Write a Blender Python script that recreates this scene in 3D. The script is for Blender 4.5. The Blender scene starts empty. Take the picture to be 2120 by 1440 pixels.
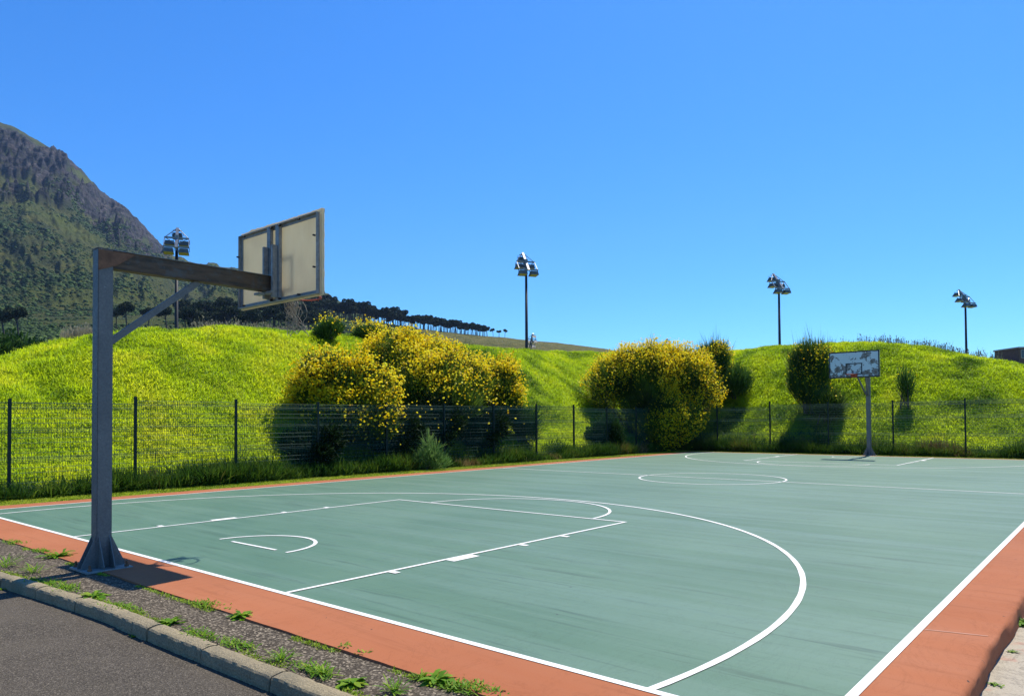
import bpy, math, random
import numpy as np
from mathutils import Matrix, Vector
R = math.radians
rng = np.random.default_rng(7)
random.seed(7)

# ------------------------------------------------------------------ camera, sky, sun, exposure
scene = bpy.context.scene
scene.render.resolution_x, scene.render.resolution_y = 1024, 695
cam_d = bpy.data.cameras.new('camera')
cam = bpy.data.objects.new('camera', cam_d)
scene.collection.objects.link(cam)
CAM = np.array([16.26893576, -3.84995721, 1.60956416])
rt = Vector((0.76172836, 0.64786369, -0.00652259)); up_ = Vector((0.01958301, -0.01295974, 0.99972424)); fw = Vector((-0.6476005, 0.76164604, 0.02255892))
m = Matrix((rt, up_, -fw)).transposed().to_4x4(); m.translation = Vector(CAM)
cam.matrix_world = m
cam_d.sensor_width = 36; cam_d.lens = 1508.7357 / 2120 * 36
cam_d.shift_y = (835.8813 - 720) / 2120
cam_d.clip_start = .05; cam_d.clip_end = 12000
scene.camera = cam

SUN = Vector((-.075, .56, 1)).normalized()
elev = math.asin(SUN.z); azim = math.atan2(SUN.x, SUN.y)
w = bpy.data.worlds.new('World'); scene.world = w; w.use_nodes = True
nt = w.node_tree; nt.nodes.clear()
sky = nt.nodes.new('ShaderNodeTexSky'); sky.sky_type = 'NISHITA'; sky.sun_disc = False
sky.sun_elevation = elev; sky.sun_rotation = azim; sky.air_density = 1.0; sky.dust_density = .35; sky.ozone_density = 3.5
hs = nt.nodes.new('ShaderNodeHueSaturation'); hs.inputs['Saturation'].default_value = 1.3; hs.inputs['Value'].default_value = 1.0
bg = nt.nodes.new('ShaderNodeBackground'); bg.inputs[1].default_value = .15
wo = nt.nodes.new('ShaderNodeOutputWorld')
KS = .178
def vm(sc, src):
    v = nt.nodes.new('ShaderNodeVectorMath'); v.operation = 'MULTIPLY'; v.inputs[1].default_value = sc; nt.links.new(src, v.inputs[0]); return v.outputs[0]
ga = nt.nodes.new('ShaderNodeGamma'); ga.inputs[1].default_value = .96
nt.links.new(sky.outputs[0], hs.inputs['Color']); nt.links.new(vm((KS, KS, KS), hs.outputs[0]), ga.inputs[0])
nt.links.new(vm((.36 / KS, .66 / KS, .92 / KS), ga.outputs[0]), bg.inputs[0]); nt.links.new(bg.outputs[0], wo.inputs[0])
sd = bpy.data.lights.new('sun', 'SUN'); sd.energy = 5.0; sd.angle = R(.53); sd.color = (1, .93, .80)
so = bpy.data.objects.new('sun', sd); scene.collection.objects.link(so)
so.rotation_euler = (-SUN).to_track_quat('-Z', 'Y').to_euler(); so.location = (0, 0, 60)
scene.view_settings.view_transform = 'Standard'; scene.view_settings.look = 'None'
scene.view_settings.exposure = .46; scene.view_settings.gamma = 1

# ------------------------------------------------------------------ helpers
COL = scene.collection
def tag(o, label=None, cat=None, group=None, kind=None):
    if label: o['label'] = label
    if cat: o['category'] = cat
    if group: o['group'] = group
    if kind: o['kind'] = kind
    return o
def empty(name, loc=(0, 0, 0), rz=0, label=None, cat=None, group=None):
    o = bpy.data.objects.new(name, None); COL.objects.link(o); o.location = loc; o.rotation_euler = (0, 0, rz)
    o.empty_display_size = .2
    return tag(o, label, cat, group)
def mesh_np(name, V, F, mat, parent=None, tint=None, smooth=False, attr='tint'):
    """V (n,3); F (m,k) equal-size faces, or a list of faces"""
    me = bpy.data.meshes.new(name)
    V = np.asarray(V, dtype=np.float32)
    if isinstance(F, np.ndarray):
        k = F.shape[1]; n = len(F)
        me.vertices.add(len(V)); me.vertices.foreach_set('co', V.ravel())
        me.loops.add(n * k); me.loops.foreach_set('vertex_index', F.astype(np.int32).ravel())
        me.polygons.add(n); me.polygons.foreach_set('loop_start', np.arange(0, n * k, k, dtype=np.int32))
        me.polygons.foreach_set('loop_total', np.full(n, k, dtype=np.int32))
        me.update(calc_edges=True)
    else:
        me.from_pydata(V.tolist(), [], F); me.update()
    if smooth: me.polygons.foreach_set('use_smooth', np.ones(len(me.polygons), dtype=bool))
    if tint is not None:
        a = me.attributes.new(attr, 'FLOAT', 'POINT'); a.data.foreach_set('value', np.asarray(tint, dtype=np.float32))
    if mat: me.materials.append(mat)
    o = bpy.data.objects.new(name, me); COL.objects.link(o)
    if parent: o.parent = parent
    return o
class MB:
    def __init__(s): s.v = []; s.f = []
    def hull8(s, c):
        b = len(s.v); s.v += [tuple(x) for x in c]
        s.f += [tuple(b + i for i in q) for q in ((0, 3, 2, 1), (4, 5, 6, 7), (0, 1, 5, 4), (1, 2, 6, 5), (2, 3, 7, 6), (3, 0, 4, 7))]
        return s
    def box(s, x0, x1, y0, y1, z0, z1):
        return s.hull8([(x0, y0, z0), (x1, y0, z0), (x1, y1, z0), (x0, y1, z0), (x0, y0, z1), (x1, y0, z1), (x1, y1, z1), (x0, y1, z1)])
    def bar(s, a, b, w, h=None, up=(0, 0, 1), w2=None, h2=None):
        h = h or w; w2 = w2 or w; h2 = h2 or h
        a = Vector(a); b = Vector(b); d = (b - a).normalized(); u = Vector(up)
        if abs(d.dot(u)) > .98: u = Vector((0, 1, 0))
        r = d.cross(u).normalized(); u = r.cross(d)
        c = []
        for p, ww, hh in ((a, w, h), (b, w2, h2)):
            c += [p - r * ww / 2 - u * hh / 2, p + r * ww / 2 - u * hh / 2, p + r * ww / 2 + u * hh / 2, p - r * ww / 2 + u * hh / 2]
        return s.hull8(c)
    def tube(s, pts, rad, n=8, cap=True, closed=False):
        pts = [Vector(p) for p in pts]; N = len(pts); rads = rad if hasattr(rad, '__len__') else [rad] * N
        b = len(s.v); ref = None
        for i, p in enumerate(pts):
            d = (pts[(i + 1) % N] - pts[i - 1]) if closed else (pts[min(i + 1, N - 1)] - pts[max(i - 1, 0)])
            d.normalize()
            if ref is None: ref = Vector((0, 0, 1)) if abs(d.z) < .9 else Vector((0, 1, 0))
            r = d.cross(ref).normalized(); u = r.cross(d); ref = u
            for k in range(n):
                a = 2 * math.pi * k / n
                s.v.append(tuple(p + (r * math.cos(a) + u * math.sin(a)) * rads[i]))
        for i in range(N if closed else N - 1):
            for k in range(n):
                j = (i + 1) % N
                s.f.append((b + i * n + k, b + i * n + (k + 1) % n, b + j * n + (k + 1) % n, b + j * n + k))
        if cap and not closed:
            s.f.append(tuple(b + k for k in range(n))[::-1]); s.f.append(tuple(b + (N - 1) * n + k for k in range(n)))
        return s
    def prism(s, poly, axis, a0, a1):
        """poly: 2D points; axis 'x','y','z' extrusion between a0,a1"""
        mk = {'x': lambda p, a: (a, p[0], p[1]), 'y': lambda p, a: (p[0], a, p[1]), 'z': lambda p, a: (p[0], p[1], a)}[axis]
        b = len(s.v); n = len(poly)
        s.v += [mk(p, a0) for p in poly] + [mk(p, a1) for p in poly]
        s.f.append(tuple(range(b, b + n))[::-1]); s.f.append(tuple(range(b + n, b + 2 * n)))
        for i in range(n): s.f.append((b + i, b + (i + 1) % n, b + n + (i + 1) % n, b + n + i))
        return s
    def build(s, name, mat, parent=None, bevel=0, smooth=False):
        import bmesh
        o = mesh_np(name, s.v, s.f, mat, parent)
        bm = bmesh.new(); bm.from_mesh(o.data); bmesh.ops.recalc_face_normals(bm, faces=bm.faces)
        if bevel: bmesh.ops.bevel(bm, geom=bm.edges[:], offset=bevel, segments=2, affect='EDGES', clamp_overlap=True)
        bm.to_mesh(o.data); bm.free()
        if smooth:
            o.data.polygons.foreach_set('use_smooth', np.ones(len(o.data.polygons), dtype=bool))
        return o
def copy_tree(o, parent=None):
    c = o.copy(); COL.objects.link(c)
    if parent: c.parent = parent
    for ch in [x for x in o.children]: copy_tree(ch, c)
    return c

# value noise / fbm
def _h(ix, iy, iz, seed):
    n = (ix * 374761393 + iy * 668265263 + iz * 2147483647 * 7 + seed * 974634777) & 0xFFFFFFFF
    n = ((n ^ (n >> 13)) * 1274126177) & 0xFFFFFFFF
    n = ((n ^ (n >> 16)) * 2246822519) & 0xFFFFFFFF
    return ((n ^ (n >> 15)) & 0xFFFFFF) / 0xFFFFFF * 2 - 1
def noise(x, y, z=None, seed=0):
    x = np.asarray(x, float); y = np.asarray(y, float); z = np.zeros_like(x) if z is None else np.asarray(z, float)
    ix, iy, iz = (np.floor(a).astype(np.int64) for a in (x, y, z))
    fx, fy, fz = x - ix, y - iy, z - iz
    fx, fy, fz = (a * a * a * (a * (a * 6 - 15) + 10) for a in (fx, fy, fz))
    r = 0
    for dx in (0, 1):
        for dy in (0, 1):
            for dz in (0, 1):
                r = r + _h(ix + dx, iy + dy, iz + dz, seed) * (fx if dx else 1 - fx) * (fy if dy else 1 - fy) * (fz if dz else 1 - fz)
    return r
def fbm(x, y, z=None, o=4, seed=0, g=.5):
    a, t, s = 1., 0., 0.
    for i in range(o):
        t = t + a * noise(x * 2 ** i + 13.7 * i, y * 2 ** i - 7.1 * i, None if z is None else z * 2 ** i, seed + i); s += a; a *= g
    return t / s

# ------------------------------------------------------------------ material helpers
def newmat(name):
    mt = bpy.data.materials.new(name); mt.use_nodes = True; n = mt.node_tree; b = n.nodes['Principled BSDF']
    return mt, n, b
def N(n, t, **k):
    x = n.nodes.new(t)
    for a, v in k.items(): setattr(x, a, v)
    return x
def coords(n, scale=(1, 1, 1), rot=(0, 0, 0)):
    tc = N(n, 'ShaderNodeTexCoord'); mp = N(n, 'ShaderNodeMapping'); mp.inputs['Scale'].default_value = scale; mp.inputs['Rotation'].default_value = rot
    n.links.new(tc.outputs['Object'], mp.inputs[0]); return mp.outputs[0]
def tex(n, co, scale, detail=4, rough=.55, dist=0):
    t = N(n, 'ShaderNodeTexNoise'); t.inputs['Scale'].default_value = scale; t.inputs['Detail'].default_value = detail
    t.inputs['Roughness'].default_value = rough; t.inputs['Distortion'].default_value = dist
    n.links.new(co, t.inputs['Vector']); return t.outputs['Fac']
def ramp(n, fac, stops, interp='LINEAR'):
    r = N(n, 'ShaderNodeValToRGB'); r.color_ramp.interpolation = interp; e = r.color_ramp.elements
    while len(e) < len(stops): e.new(.5)
    for i, (p, c) in enumerate(stops):
        e[i].position = p; e[i].color = (*c, 1) if hasattr(c, '__len__') else (c, c, c, 1)
    n.links.new(fac, r.inputs[0]); return r.outputs[0]
def mix(n, fac, a, b, mode='MIX'):
    x = N(n, 'ShaderNodeMix', data_type='RGBA', blend_type=mode)
    for s, v in ((0, fac), (6, a), (7, b)):
        if isinstance(v, (int, float)): x.inputs[s].default_value = v if s == 0 else (v, v, v, 1)
        elif isinstance(v, tuple): x.inputs[s].default_value = (*v, 1)
        else: n.links.new(v, x.inputs[s])
    return x.outputs[2]
def bump(n, b, h, strength, dist):
    x = N(n, 'ShaderNodeBump'); x.inputs['Strength'].default_value = strength; x.inputs['Distance'].default_value = dist
    n.links.new(h, x.inputs['Height']); n.links.new(x.outputs[0], b.inputs['Normal']); return x
def simple(name, col, rough=.6, metal=0., var=.25, scale=8, spec=.5, bumpd=0.):
    mt, n, b = newmat(name); co = coords(n)
    f = tex(n, co, scale, 5, .65)
    lo = tuple(c * (1 - var) for c in col); hi = tuple(min(1, c * (1 + var)) for c in col)
    n.links.new(ramp(n, f, [(.3, lo), (.7, hi)]), b.inputs['Base Color'])
    b.inputs['Roughness'].default_value = rough; b.inputs['Metallic'].default_value = metal; b.inputs['Specular IOR Level'].default_value = spec
    if bumpd: bump(n, b, f, .6, bumpd)
    return mt
def leafmat(name, stops, transl=.45, rough=.55, upb=0):
    """leaf/grass: colour from the per-leaf attribute 'tint', part translucent"""
    mt, n, b = newmat(name)
    at = N(n, 'ShaderNodeAttribute'); at.attribute_name = 'tint'
    c = ramp(n, at.outputs['Fac'], stops)
    n.links.new(c, b.inputs['Base Color']); b.inputs['Roughness'].default_value = rough; b.inputs['Specular IOR Level'].default_value = .12
    if upb:  # blades share the light of the surface they grow on
        ge = N(n, 'ShaderNodeNewGeometry'); va = N(n, 'ShaderNodeMix', data_type='VECTOR'); va.inputs[0].default_value = upb; va.inputs[5].default_value = (0, 0, 1)
        n.links.new(ge.outputs['Normal'], va.inputs[4]); vn = N(n, 'ShaderNodeVectorMath', operation='NORMALIZE'); n.links.new(va.outputs[1], vn.inputs[0]); n.links.new(vn.outputs[0], b.inputs['Normal'])
    tr = N(n, 'ShaderNodeBsdfTranslucent'); n.links.new(c, tr.inputs[0])
    ms = N(n, 'ShaderNodeMixShader'); ms.inputs[0].default_value = transl
    n.links.new(b.outputs[0], ms.inputs[1]); n.links.new(tr.outputs[0], ms.inputs[2])
    n.links.new(ms.outputs[0], n.nodes['Material Output'].inputs[0]); return mt

# court paint
def court_mat(name, lo, hi, pale, streak_rot, gloss, sp=.3, sk=1.):
    mt, n, b = newmat(name)
    co = coords(n); cs = coords(n, (.10, 1.6, 1), (0, 0, streak_rot)); cf = coords(n, (.35, 6., 1), (0, 0, streak_rot * .6))
    big = tex(n, co, .35, 4, .5); st = tex(n, cs, 1.1, 6, .6, .4); fine = tex(n, cf, 1.7, 5, .65, .3); gr = tex(n, co, 160, 3, .8)
    c = ramp(n, big, [(.35, lo), (.65, hi)])
    c = mix(n, ramp(n, st, [(.42, 0.), (.64, .5 * sk)]), c, pale)
    c = mix(n, ramp(n, fine, [(.31, .6 * sk), (.45, 0.)]), c, tuple(x * .5 for x in lo))
    c = mix(n, ramp(n, fine, [(.60, 0.), (.74, .4 * sk)]), c, pale)
    c = mix(n, ramp(n, gr, [(.3, .5), (.5, 0.)]), c, tuple(x * .55 for x in lo))
    c = mix(n, ramp(n, tex(n, co, 14, 2, .5), [(.235, .85), (.25, 0.)]), c, (.03, .04, .04))
    cf2 = coords(n, (1.2, .5, 1), (0, 0, .9)); sc = tex(n, cf2, 1.6, 7, .7, 2.2)
    c = mix(n, ramp(n, sc, [(.488, 0.), (.5, .28), (.512, 0.)]), c, tuple(x * .45 for x in lo))
    n.links.new(c, b.inputs['Base Color'])
    n.links.new(ramp(n, st, [(.3, gloss + .12), (.7, gloss - .04)]), b.inputs['Roughness'])
    b.inputs['Specular IOR Level'].default_value = sp
    bump(n, b, gr, .25, .003); return mt
M = {}
M['court'] = court_mat('court_green', (.062, .140, .086), (.086, .170, .107), (.140, .222, .158), .03, .52, .30)
M['red'] = court_mat('court_red', (.32, .108, .048), (.37, .134, .062), (.35, .16, .088), 1.45, .8, .1, .45)
mt, n, b = newmat('line_paint'); co = coords(n)
c = ramp(n, tex(n, co, 30, 6, .75), [(.25, (.45, .46, .42)), (.42, (.72, .71, .67))])
n.links.new(c, b.inputs['Base Color']); b.inputs['Roughness'].default_value = .55; M['line'] = mt
# asphalt
def asphalt(name, base, speck, s1):
    mt, n, b = newmat(name); co = coords(n)
    v = N(n, 'ShaderNodeTexVoronoi'); v.inputs['Scale'].default_value = s1; n.links.new(co, v.inputs['Vector'])
    bw = N(n, 'ShaderNodeSeparateColor'); n.links.new(v.outputs['Color'], bw.inputs[0])
    c = ramp(n, bw.outputs[0], [(.0, tuple(x * .45 for x in base)), (.6, base), (.93, speck), (1., tuple(x * 1.6 for x in speck))])
    c = mix(n, ramp(n, tex(n, co, 1.3, 5, .6), [(.3, 0.), (.75, .55)]), c, tuple(x * 1.6 for x in base))
    c = mix(n, ramp(n, tex(n, co, 3.1, 6, .7, .6), [(.55, 0.), (.75, .4)]), c, (.10, .085, .06))
    n.links.new(c, b.inputs['Base Color']); b.inputs['Roughness'].default_value = .9; b.inputs['Specular IOR Level'].default_value = .15
    bump(n, b, v.outputs['Distance'], .9, .006); return mt
M['asphalt'] = asphalt('asphalt_strip', (.058, .046, .032), (.26, .215, .155), 70)
M['road'] = asphalt('road_asphalt', (.072, .061, .047), (.125, .107, .083), 120)
# kerb concrete
mt, n, b = newmat('kerb_concrete'); co = coords(n)
f1 = tex(n, co, 3, 5, .6); f2 = tex(n, co, 70, 4, .8); f3 = tex(n, co, 1.4, 4, .6)
c = ramp(n, f2, [(.3, (.17, .13, .07)), (.7, (.52, .42, .25))])
c = mix(n, ramp(n, f1, [(.4, 0.), (.7, .6)]), c, (.17, .15, .10)); c = mix(n, ramp(n, f3, [(.5, 0.), (.7, .4)]), c, (.10, .10, .05))
n.links.new(c, b.inputs['Base Color']); b.inputs['Roughness'].default_value = .95; bump(n, b, f2, 1., .014); M['kerb'] = mt
# right paving
mt, n, b = newmat('worn_paving'); co = coords(n)
f2 = tex(n, co, 60, 4, .8); c = ramp(n, f2, [(.3, (.26, .22, .16)), (.7, (.42, .37, .28))])
c = mix(n, ramp(n, tex(n, co, 3.5, 6, .7, 1.), [(.55, 0.), (.62, .6)]), c, (.36, .19, .13))
c = mix(n, ramp(n, tex(n, co, 2.2, 8, .75, 1.5), [(.485, 0.), (.5, .8), (.515, 0.)]), c, (.07, .06, .05))
n.links.new(c, b.inputs['Base Color']); b.inputs['Roughness'].default_value = .9; bump(n, b, f2, .6, .004); M['paving'] = mt
# galvanised steel
def galv(name, lo, hi, metal, rough):
    mt, n, b = newmat(name); co = coords(n)
    v = N(n, 'ShaderNodeTexVoronoi'); v.inputs['Scale'].default_value = 60; n.links.new(co, v.inputs['Vector'])
    sp = N(n, 'ShaderNodeSeparateColor'); n.links.new(v.outputs['Color'], sp.inputs[0])
    c = ramp(n, sp.outputs[0], [(0, lo), (1, hi)])
    c = mix(n, ramp(n, tex(n, co, 5, 6, .7), [(.4, 0.), (.7, .5)]), c, tuple(x * .7 for x in lo))
    c = mix(n, ramp(n, tex(n, co, 34, 3, .6), [(.70, 0.), (.74, .8)]), c, (.45, .45, .44))
    n.links.new(c, b.inputs['Base Color']); b.inputs['Metallic'].default_value = metal
    n.links.new(ramp(n, sp.outputs[1], [(0, rough - .08), (1, rough + .1)]), b.inputs['Roughness']); return mt
M['galv'] = galv('galvanised_steel', (.14, .14, .132), (.185, .185, .172), .1, .55)
mt, n, b = newmat('rusty_steel'); cs = coords(n, (1, .6, 4)); co = coords(n)
f = tex(n, cs, 5, 6, .7); c = ramp(n, f, [(.35, (.05, .038, .024)), (.55, (.12, .07, .035)), (.75, (.14, .11, .075))])
yy = N(n, 'ShaderNodeSeparateXYZ'); n.links.new(co, yy.inputs[0])
c = mix(n, ramp(n, tex(n, co, 7, 6, .7), [(.5, 0.), (.62, .5)]), c, (.10, .115, .11))
n.links.new(c, b.inputs['Base Color']); b.inputs['Metallic'].default_value = .25; b.inputs['Roughness'].default_value = .6; M['rust'] = mt
M['rust_plate'] = simple('rust_plate', (.21, .10, .05), .75, .2, .35, 14)
M['bolt'] = simple('bolt_steel', (.035, .03, .03), .6, .4)
M['bracket'] = simple('aged_steel', (.27, .275, .26), .55, .15, .3, 12)
M['rim'] = simple('rim_red_paint', (.42, .075, .035), .5, .1, .35, 20)
M['string'] = simple('net_string', (.27, .235, .18), .9, 0, .25, 30)
mt, n, b = newmat('board_back'); co = coords(n, (1, 1, .35))
c = ramp(n, tex(n, co, 6, 6, .65), [(.3, (.76, .63, .40)), (.7, (.88, .76, .52))]); c = mix(n, ramp(n, tex(n, coords(n), 3, 5, .7), [(.55, 0.), (.8, .45)]), c, (.60, .48, .30))
n.links.new(c, b.inputs['Base Color']); b.inputs['Roughness'].default_value = .85; b.inputs['Specular IOR Level'].default_value = .1; M['board_back'] = mt
mt, n, b = newmat('board_edge'); co = coords(n, (1, 1, 1))
c = ramp(n, tex(n, co, 25, 6, .7), [(.35, (.10, .07, .05)), (.6, (.42, .32, .22)), (.75, (.55, .48, .38))])
n.links.new(c, b.inputs['Base Color']); b.inputs['Roughness'].default_value = .9; M['board_edge'] = mt
def thin(mt, c, amt):  # a thin sheet that lets some daylight through
    n = mt.node_tree; b = n.nodes['Principled BSDF']; tr = N(n, 'ShaderNodeBsdfTranslucent'); n.links.new(c, tr.inputs[0]) if not isinstance(c, tuple) else setattr(tr.inputs[0], 'default_value', (*c, 1))
    ms = N(n, 'ShaderNodeMixShader'); ms.inputs[0].default_value = amt; n.links.new(b.outputs[0], ms.inputs[1]); n.links.new(tr.outputs[0], ms.inputs[2]); n.links.new(ms.outputs[0], n.nodes['Material Output'].inputs[0])
M['board_plain'] = M['board_back'].copy(); thin(M['board_back'], (.95, .84, .60), .5)
# board front: peeling white paint
mt, n, b = newmat('board_front'); co = coords(n); sx = N(n, 'ShaderNodeSeparateXYZ'); n.links.new(co, sx.inputs[0])
f = tex(n, co, 5.2, 6, .62, .6); f2 = tex(n, co, 2.1, 3, .5)
ad = N(n, 'ShaderNodeMath', operation='MULTIPLY_ADD'); n.links.new(f2, ad.inputs[0]); ad.inputs[1].default_value = .75; n.links.new(f, ad.inputs[2])
z = N(n, 'ShaderNodeMath', operation='MULTIPLY_ADD'); n.links.new(sx.outputs[2], z.inputs[0]); z.inputs[1].default_value = -.10; n.links.new(ad.outputs[0], z.inputs[2])
mk = ramp(n, z.outputs[0], [(.515, 0.), (.525, 1.)], 'LINEAR')
c = mix(n, mk, (.66, .69, .68), ramp(n, tex(n, co, 9, 4, .6), [(.4, (.16, .115, .085)), (.6, (.27, .25, .235))]))
n.links.new(c, b.inputs['Base Color']); b.inputs['Roughness'].default_value = .7; M['board_front'] = mt; M['face_plain'] = mt.copy(); thin(mt, (.9, .84, .7), .4)
M['black_paint'] = simple('black_paint', (.018, .018, .02), .6, 0, .3, 15)
M['wire'] = simple('green_wire', (.022, .085, .068), .62, .0, .2, 9, .25)  # lighter than the post paint: sun glints put into the wire colour
M['fence'] = simple('dark_green_powder_coat', (.004, .020, .017), .55, .0, .2, 9, .3)
M['pole'] = simple('dark_pole_paint', (.012, .011, .014), .6, 0, .25, 2)
M['lamp_steel'] = simple('lamp_steel', (.20, .22, .25), .45, .5, .3, 3)
M['lamp_body'] = simple('lamp_body', (.10, .11, .12), .5, .3, .3, 3)
mt, n, b = newmat('lamp_glass'); b.inputs['Base Color'].default_value = (.32, .27, .14, 1); b.inputs['Roughness'].default_value = .15; M['lamp_glass'] = mt
# vegetation
M['grass'] = leafmat('grass_blades', [(0, (.05, .13, .008)), (.22, (.22, .36, .006)), (.5, (.37, .53, .007)), (.8, (.47, .60, .008)), (1, (.54, .60, .02))], .4, .6, .75)
M['lawn'] = leafmat('lawn_blades', [(0, (.09, .16, .010)), (.5, (.24, .33, .012)), (1, (.42, .40, .06))], .4, .6, .5)
M['weed'] = leafmat('weed_leaves', [(0, (.05, .13, .008)), (.5, (.13, .28, .012)), (1, (.38, .44, .04))], .4, .5, .4)
M['tangle'] = leafmat('tangled_grass', [(0, (.012, .035, .008)), (.35, (.04, .10, .012)), (.62, (.13, .20, .02)), (.8, (.13, .075, .03)), (1, (.33, .24, .10))], .35)
M['broom'] = leafmat('broom_stems', [(0, (.015, .032, .008)), (.45, (.060, .11, .012)), (1, (.26, .36, .02))], .4, .55, .4)
M['broom_green'] = leafmat('broom_green_stems', [(0, (.020, .055, .014)), (.5, (.05, .12, .022)), (1, (.15, .25, .03))], .35)
M['flower'] = leafmat('yellow_flowers', [(0, (.74, .44, .004)), (.5, (.93, .74, .010)), (1, (.95, .92, .06))], .55, .5, .5)
M['pale'] = leafmat('pale_plant', [(0, (.05, .12, .03)), (.5, (.13, .25, .06)), (1, (.30, .40, .12))], .4)
M['dry'] = leafmat('dry_stems', [(0, (.10, .09, .07)), (.6, (.28, .24, .17)), (1, (.45, .40, .30))], .4)
M['shade_stem'] = leafmat('seed_stems', [(0, (.05, .06, .05)), (1, (.16, .17, .12))], .3)  # darker stem colour carries the shade of stems against the sky
M['pine'] = leafmat('pine_needles', [(0, (.010, .020, .010)), (.6, (.024, .042, .016)), (1, (.05, .08, .025))], .12, .7)
M['darkleaf'] = leafmat('dark_shrub_leaves', [(0, (.012, .034, .010)), (.6, (.032, .080, .018)), (1, (.09, .16, .03))], .3, .7)
M['scrub'] = leafmat('scrub_leaves', [(0, (.018, .036, .012)), (.6, (.045, .085, .020)), (1, (.11, .17, .03))], .1, .8)
M['bark'] = simple('bark', (.06, .05, .045), .9, 0, .4, 3)
M['woody'] = simple('woody_stems', (.09, .065, .045), .9, 0, .4, 6)
# berm soil + low grass
mt, n, b = newmat('grassy_ground'); co = coords(n)
c = ramp(n, tex(n, co, 9, 8, .75), [(.3, (.12, .20, .006)), (.5, (.34, .44, .006)), (.7, (.46, .52, .008))])
c = mix(n, ramp(n, tex(n, co, .5, 4, .6), [(.45, 0.), (.7, .5)]), c, (.28, .31, .02))
n.links.new(c, b.inputs['Base Color']); b.inputs['Roughness'].default_value = .9; b.inputs['Specular IOR Level'].default_value = .1
bump(n, b, tex(n, co, 14, 6, .8), 1, .12); M['berm'] = mt
# mountain
mt, n, b = newmat('mountain_surface'); co = coords(n, (.01, .01, .01)); cv = coords(n, (.01, .01, .035))
at = N(n, 'ShaderNodeAttribute'); at.attribute_name = 'tint'
rk = ramp(n, tex(n, cv, 4, 10, .72, .3), [(.36, (.003, .005, .014)), (.46, (.030, .030, .040)), (.55, (.075, .068, .075)), (.70, (.21, .175, .155))])  # dark stops: cracks, and bluish rock shadow put into the colour
rk = mix(n, ramp(n, tex(n, co, 2.2, 6, .7), [(.55, 0.), (.75, .5)]), rk, (.24, .16, .115))
rk = mix(n, ramp(n, tex(n, co, 7, 6, .7), [(.52, 0.), (.66, .8)]), rk, (.05, .07, .025))
vg = ramp(n, tex(n, co, 5, 9, .75, .4), [(.32, (.018, .032, .016)), (.46, (.055, .072, .024)), (.60, (.11, .115, .032)), (.78, (.20, .17, .065))])
vg = mix(n, ramp(n, tex(n, co, 1.1, 5, .6), [(.45, 0.), (.65, .6)]), vg, (.12, .15, .02))
dr_ = N(n, 'ShaderNodeMath', operation='MULTIPLY'); dr_.inputs[1].default_value = -1; dr_.use_clamp = True; n.links.new(at.outputs['Fac'], dr_.inputs[0])
ck = N(n, 'ShaderNodeMath', operation='ADD'); ck.inputs[1].default_value = 0; ck.use_clamp = True; n.links.new(at.outputs['Fac'], ck.inputs[0])
vg = mix(n, dr_.outputs[0], vg, ramp(n, tex(n, co, 18, 7, .75), [(.35, (.10, .12, .03)), (.55, (.22, .20, .06)), (.7, (.34, .28, .12))]))
c = mix(n, ck.outputs[0], vg, rk); n.links.new(c, b.inputs['Base Color']); b.inputs['Roughness'].default_value = .95; b.inputs['Specular IOR Level'].default_value = .1
bump(n, b, tex(n, cv, 9, 8, .75), 1, 9); M['mountain'] = mt
M['brick'] = simple('brown_brick', (.13, .075, .06), .9, 0, .25, 3)
M['roof_edge'] = simple('pale_coping', (.35, .32, .30), .8, 0, .2, 2)
M['glass'] = simple('window_glass', (.06, .08, .10), .12, 0, .1, 1)
M['ground'] = simple('open_ground', (.12, .16, .03), .95, 0, .35, .2)

# ------------------------------------------------------------------ berm height
FX, FY = -2.4, 31.2
CR = np.array([(-14, 2.2), (-6, 2.9), (-.1, 3.2), (3.45, 3.55), (4.27, 3.98), (5.29, 4.42), (6.16, 4.67), (8.04, 5.05), (10.28, 5.35), (12.37, 5.50), (14.2, 5.53), (16.8, 5.58), (20.3, 5.62), (24.8, 5.68), (29.3, 5.80), (33.9, 5.97), (36.2, 5.98), (38.3, 5.95), (40.4, 5.93), (43.3, 5.92), (46.5, 5.92), (48.6, 5.84), (50.0, 5.66), (51.5, 5.36), (53.2, 4.82), (54.5, 4.47), (55.7, 4.2), (59.1, 3.6), (70, 2.5)])
def berm_h(X, Y):
    X = np.asarray(X, float); Y = np.asarray(Y, float)
    a = np.maximum(0, FX - X); bq = np.maximum(0, Y - FY); d = np.hypot(a, bq)
    s = np.where(Y < FY, Y, np.where(X > FX, FY + 10 + X - FX, FY + 10 * np.arctan2(Y - FY, np.maximum(FX - X, 1e-6)) / (math.pi / 2)))
    cr = np.interp(s, CR[:, 0], CR[:, 1])
    u = np.clip(d / 9.5, 0, 1); prof = .62 * np.sin(u * math.pi / 2) + .38 * u * u * (3 - 2 * u)
    back = np.clip((d - 12) / 12, 0, 1); back = 1 - back * back * (3 - 2 * back)
    k = np.clip(d / 1.5, 0, 1)
    n = .17 * fbm(X * 1.1, Y * 1.1, None, 3, 11) + .13 * fbm(X * .28, Y * .28, None, 3, 5) * np.clip(1.4 - d / 9, .25, 1)
    return -.012 + cr * prof * back + k * n
def col_pt(px, d, z=1.6):
    """plan position where the view direction of photo column px is d metres outside the fence"""
    dirx = rt * ((px - 1060) / 1508.7) + fw
    lo, hi = 0, 300
    for _ in range(50):
        mm = (lo + hi) / 2; X = CAM[0] + mm * dirx.x; Y = CAM[1] + mm * dirx.y
        if math.hypot(max(0, FX - X), max(0, Y - FY)) < d: lo = mm
        else: hi = mm
    X = CAM[0] + lo * dirx.x; Y = CAM[1] + lo * dirx.y
    return X, Y, float(berm_h(X, Y))

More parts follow.
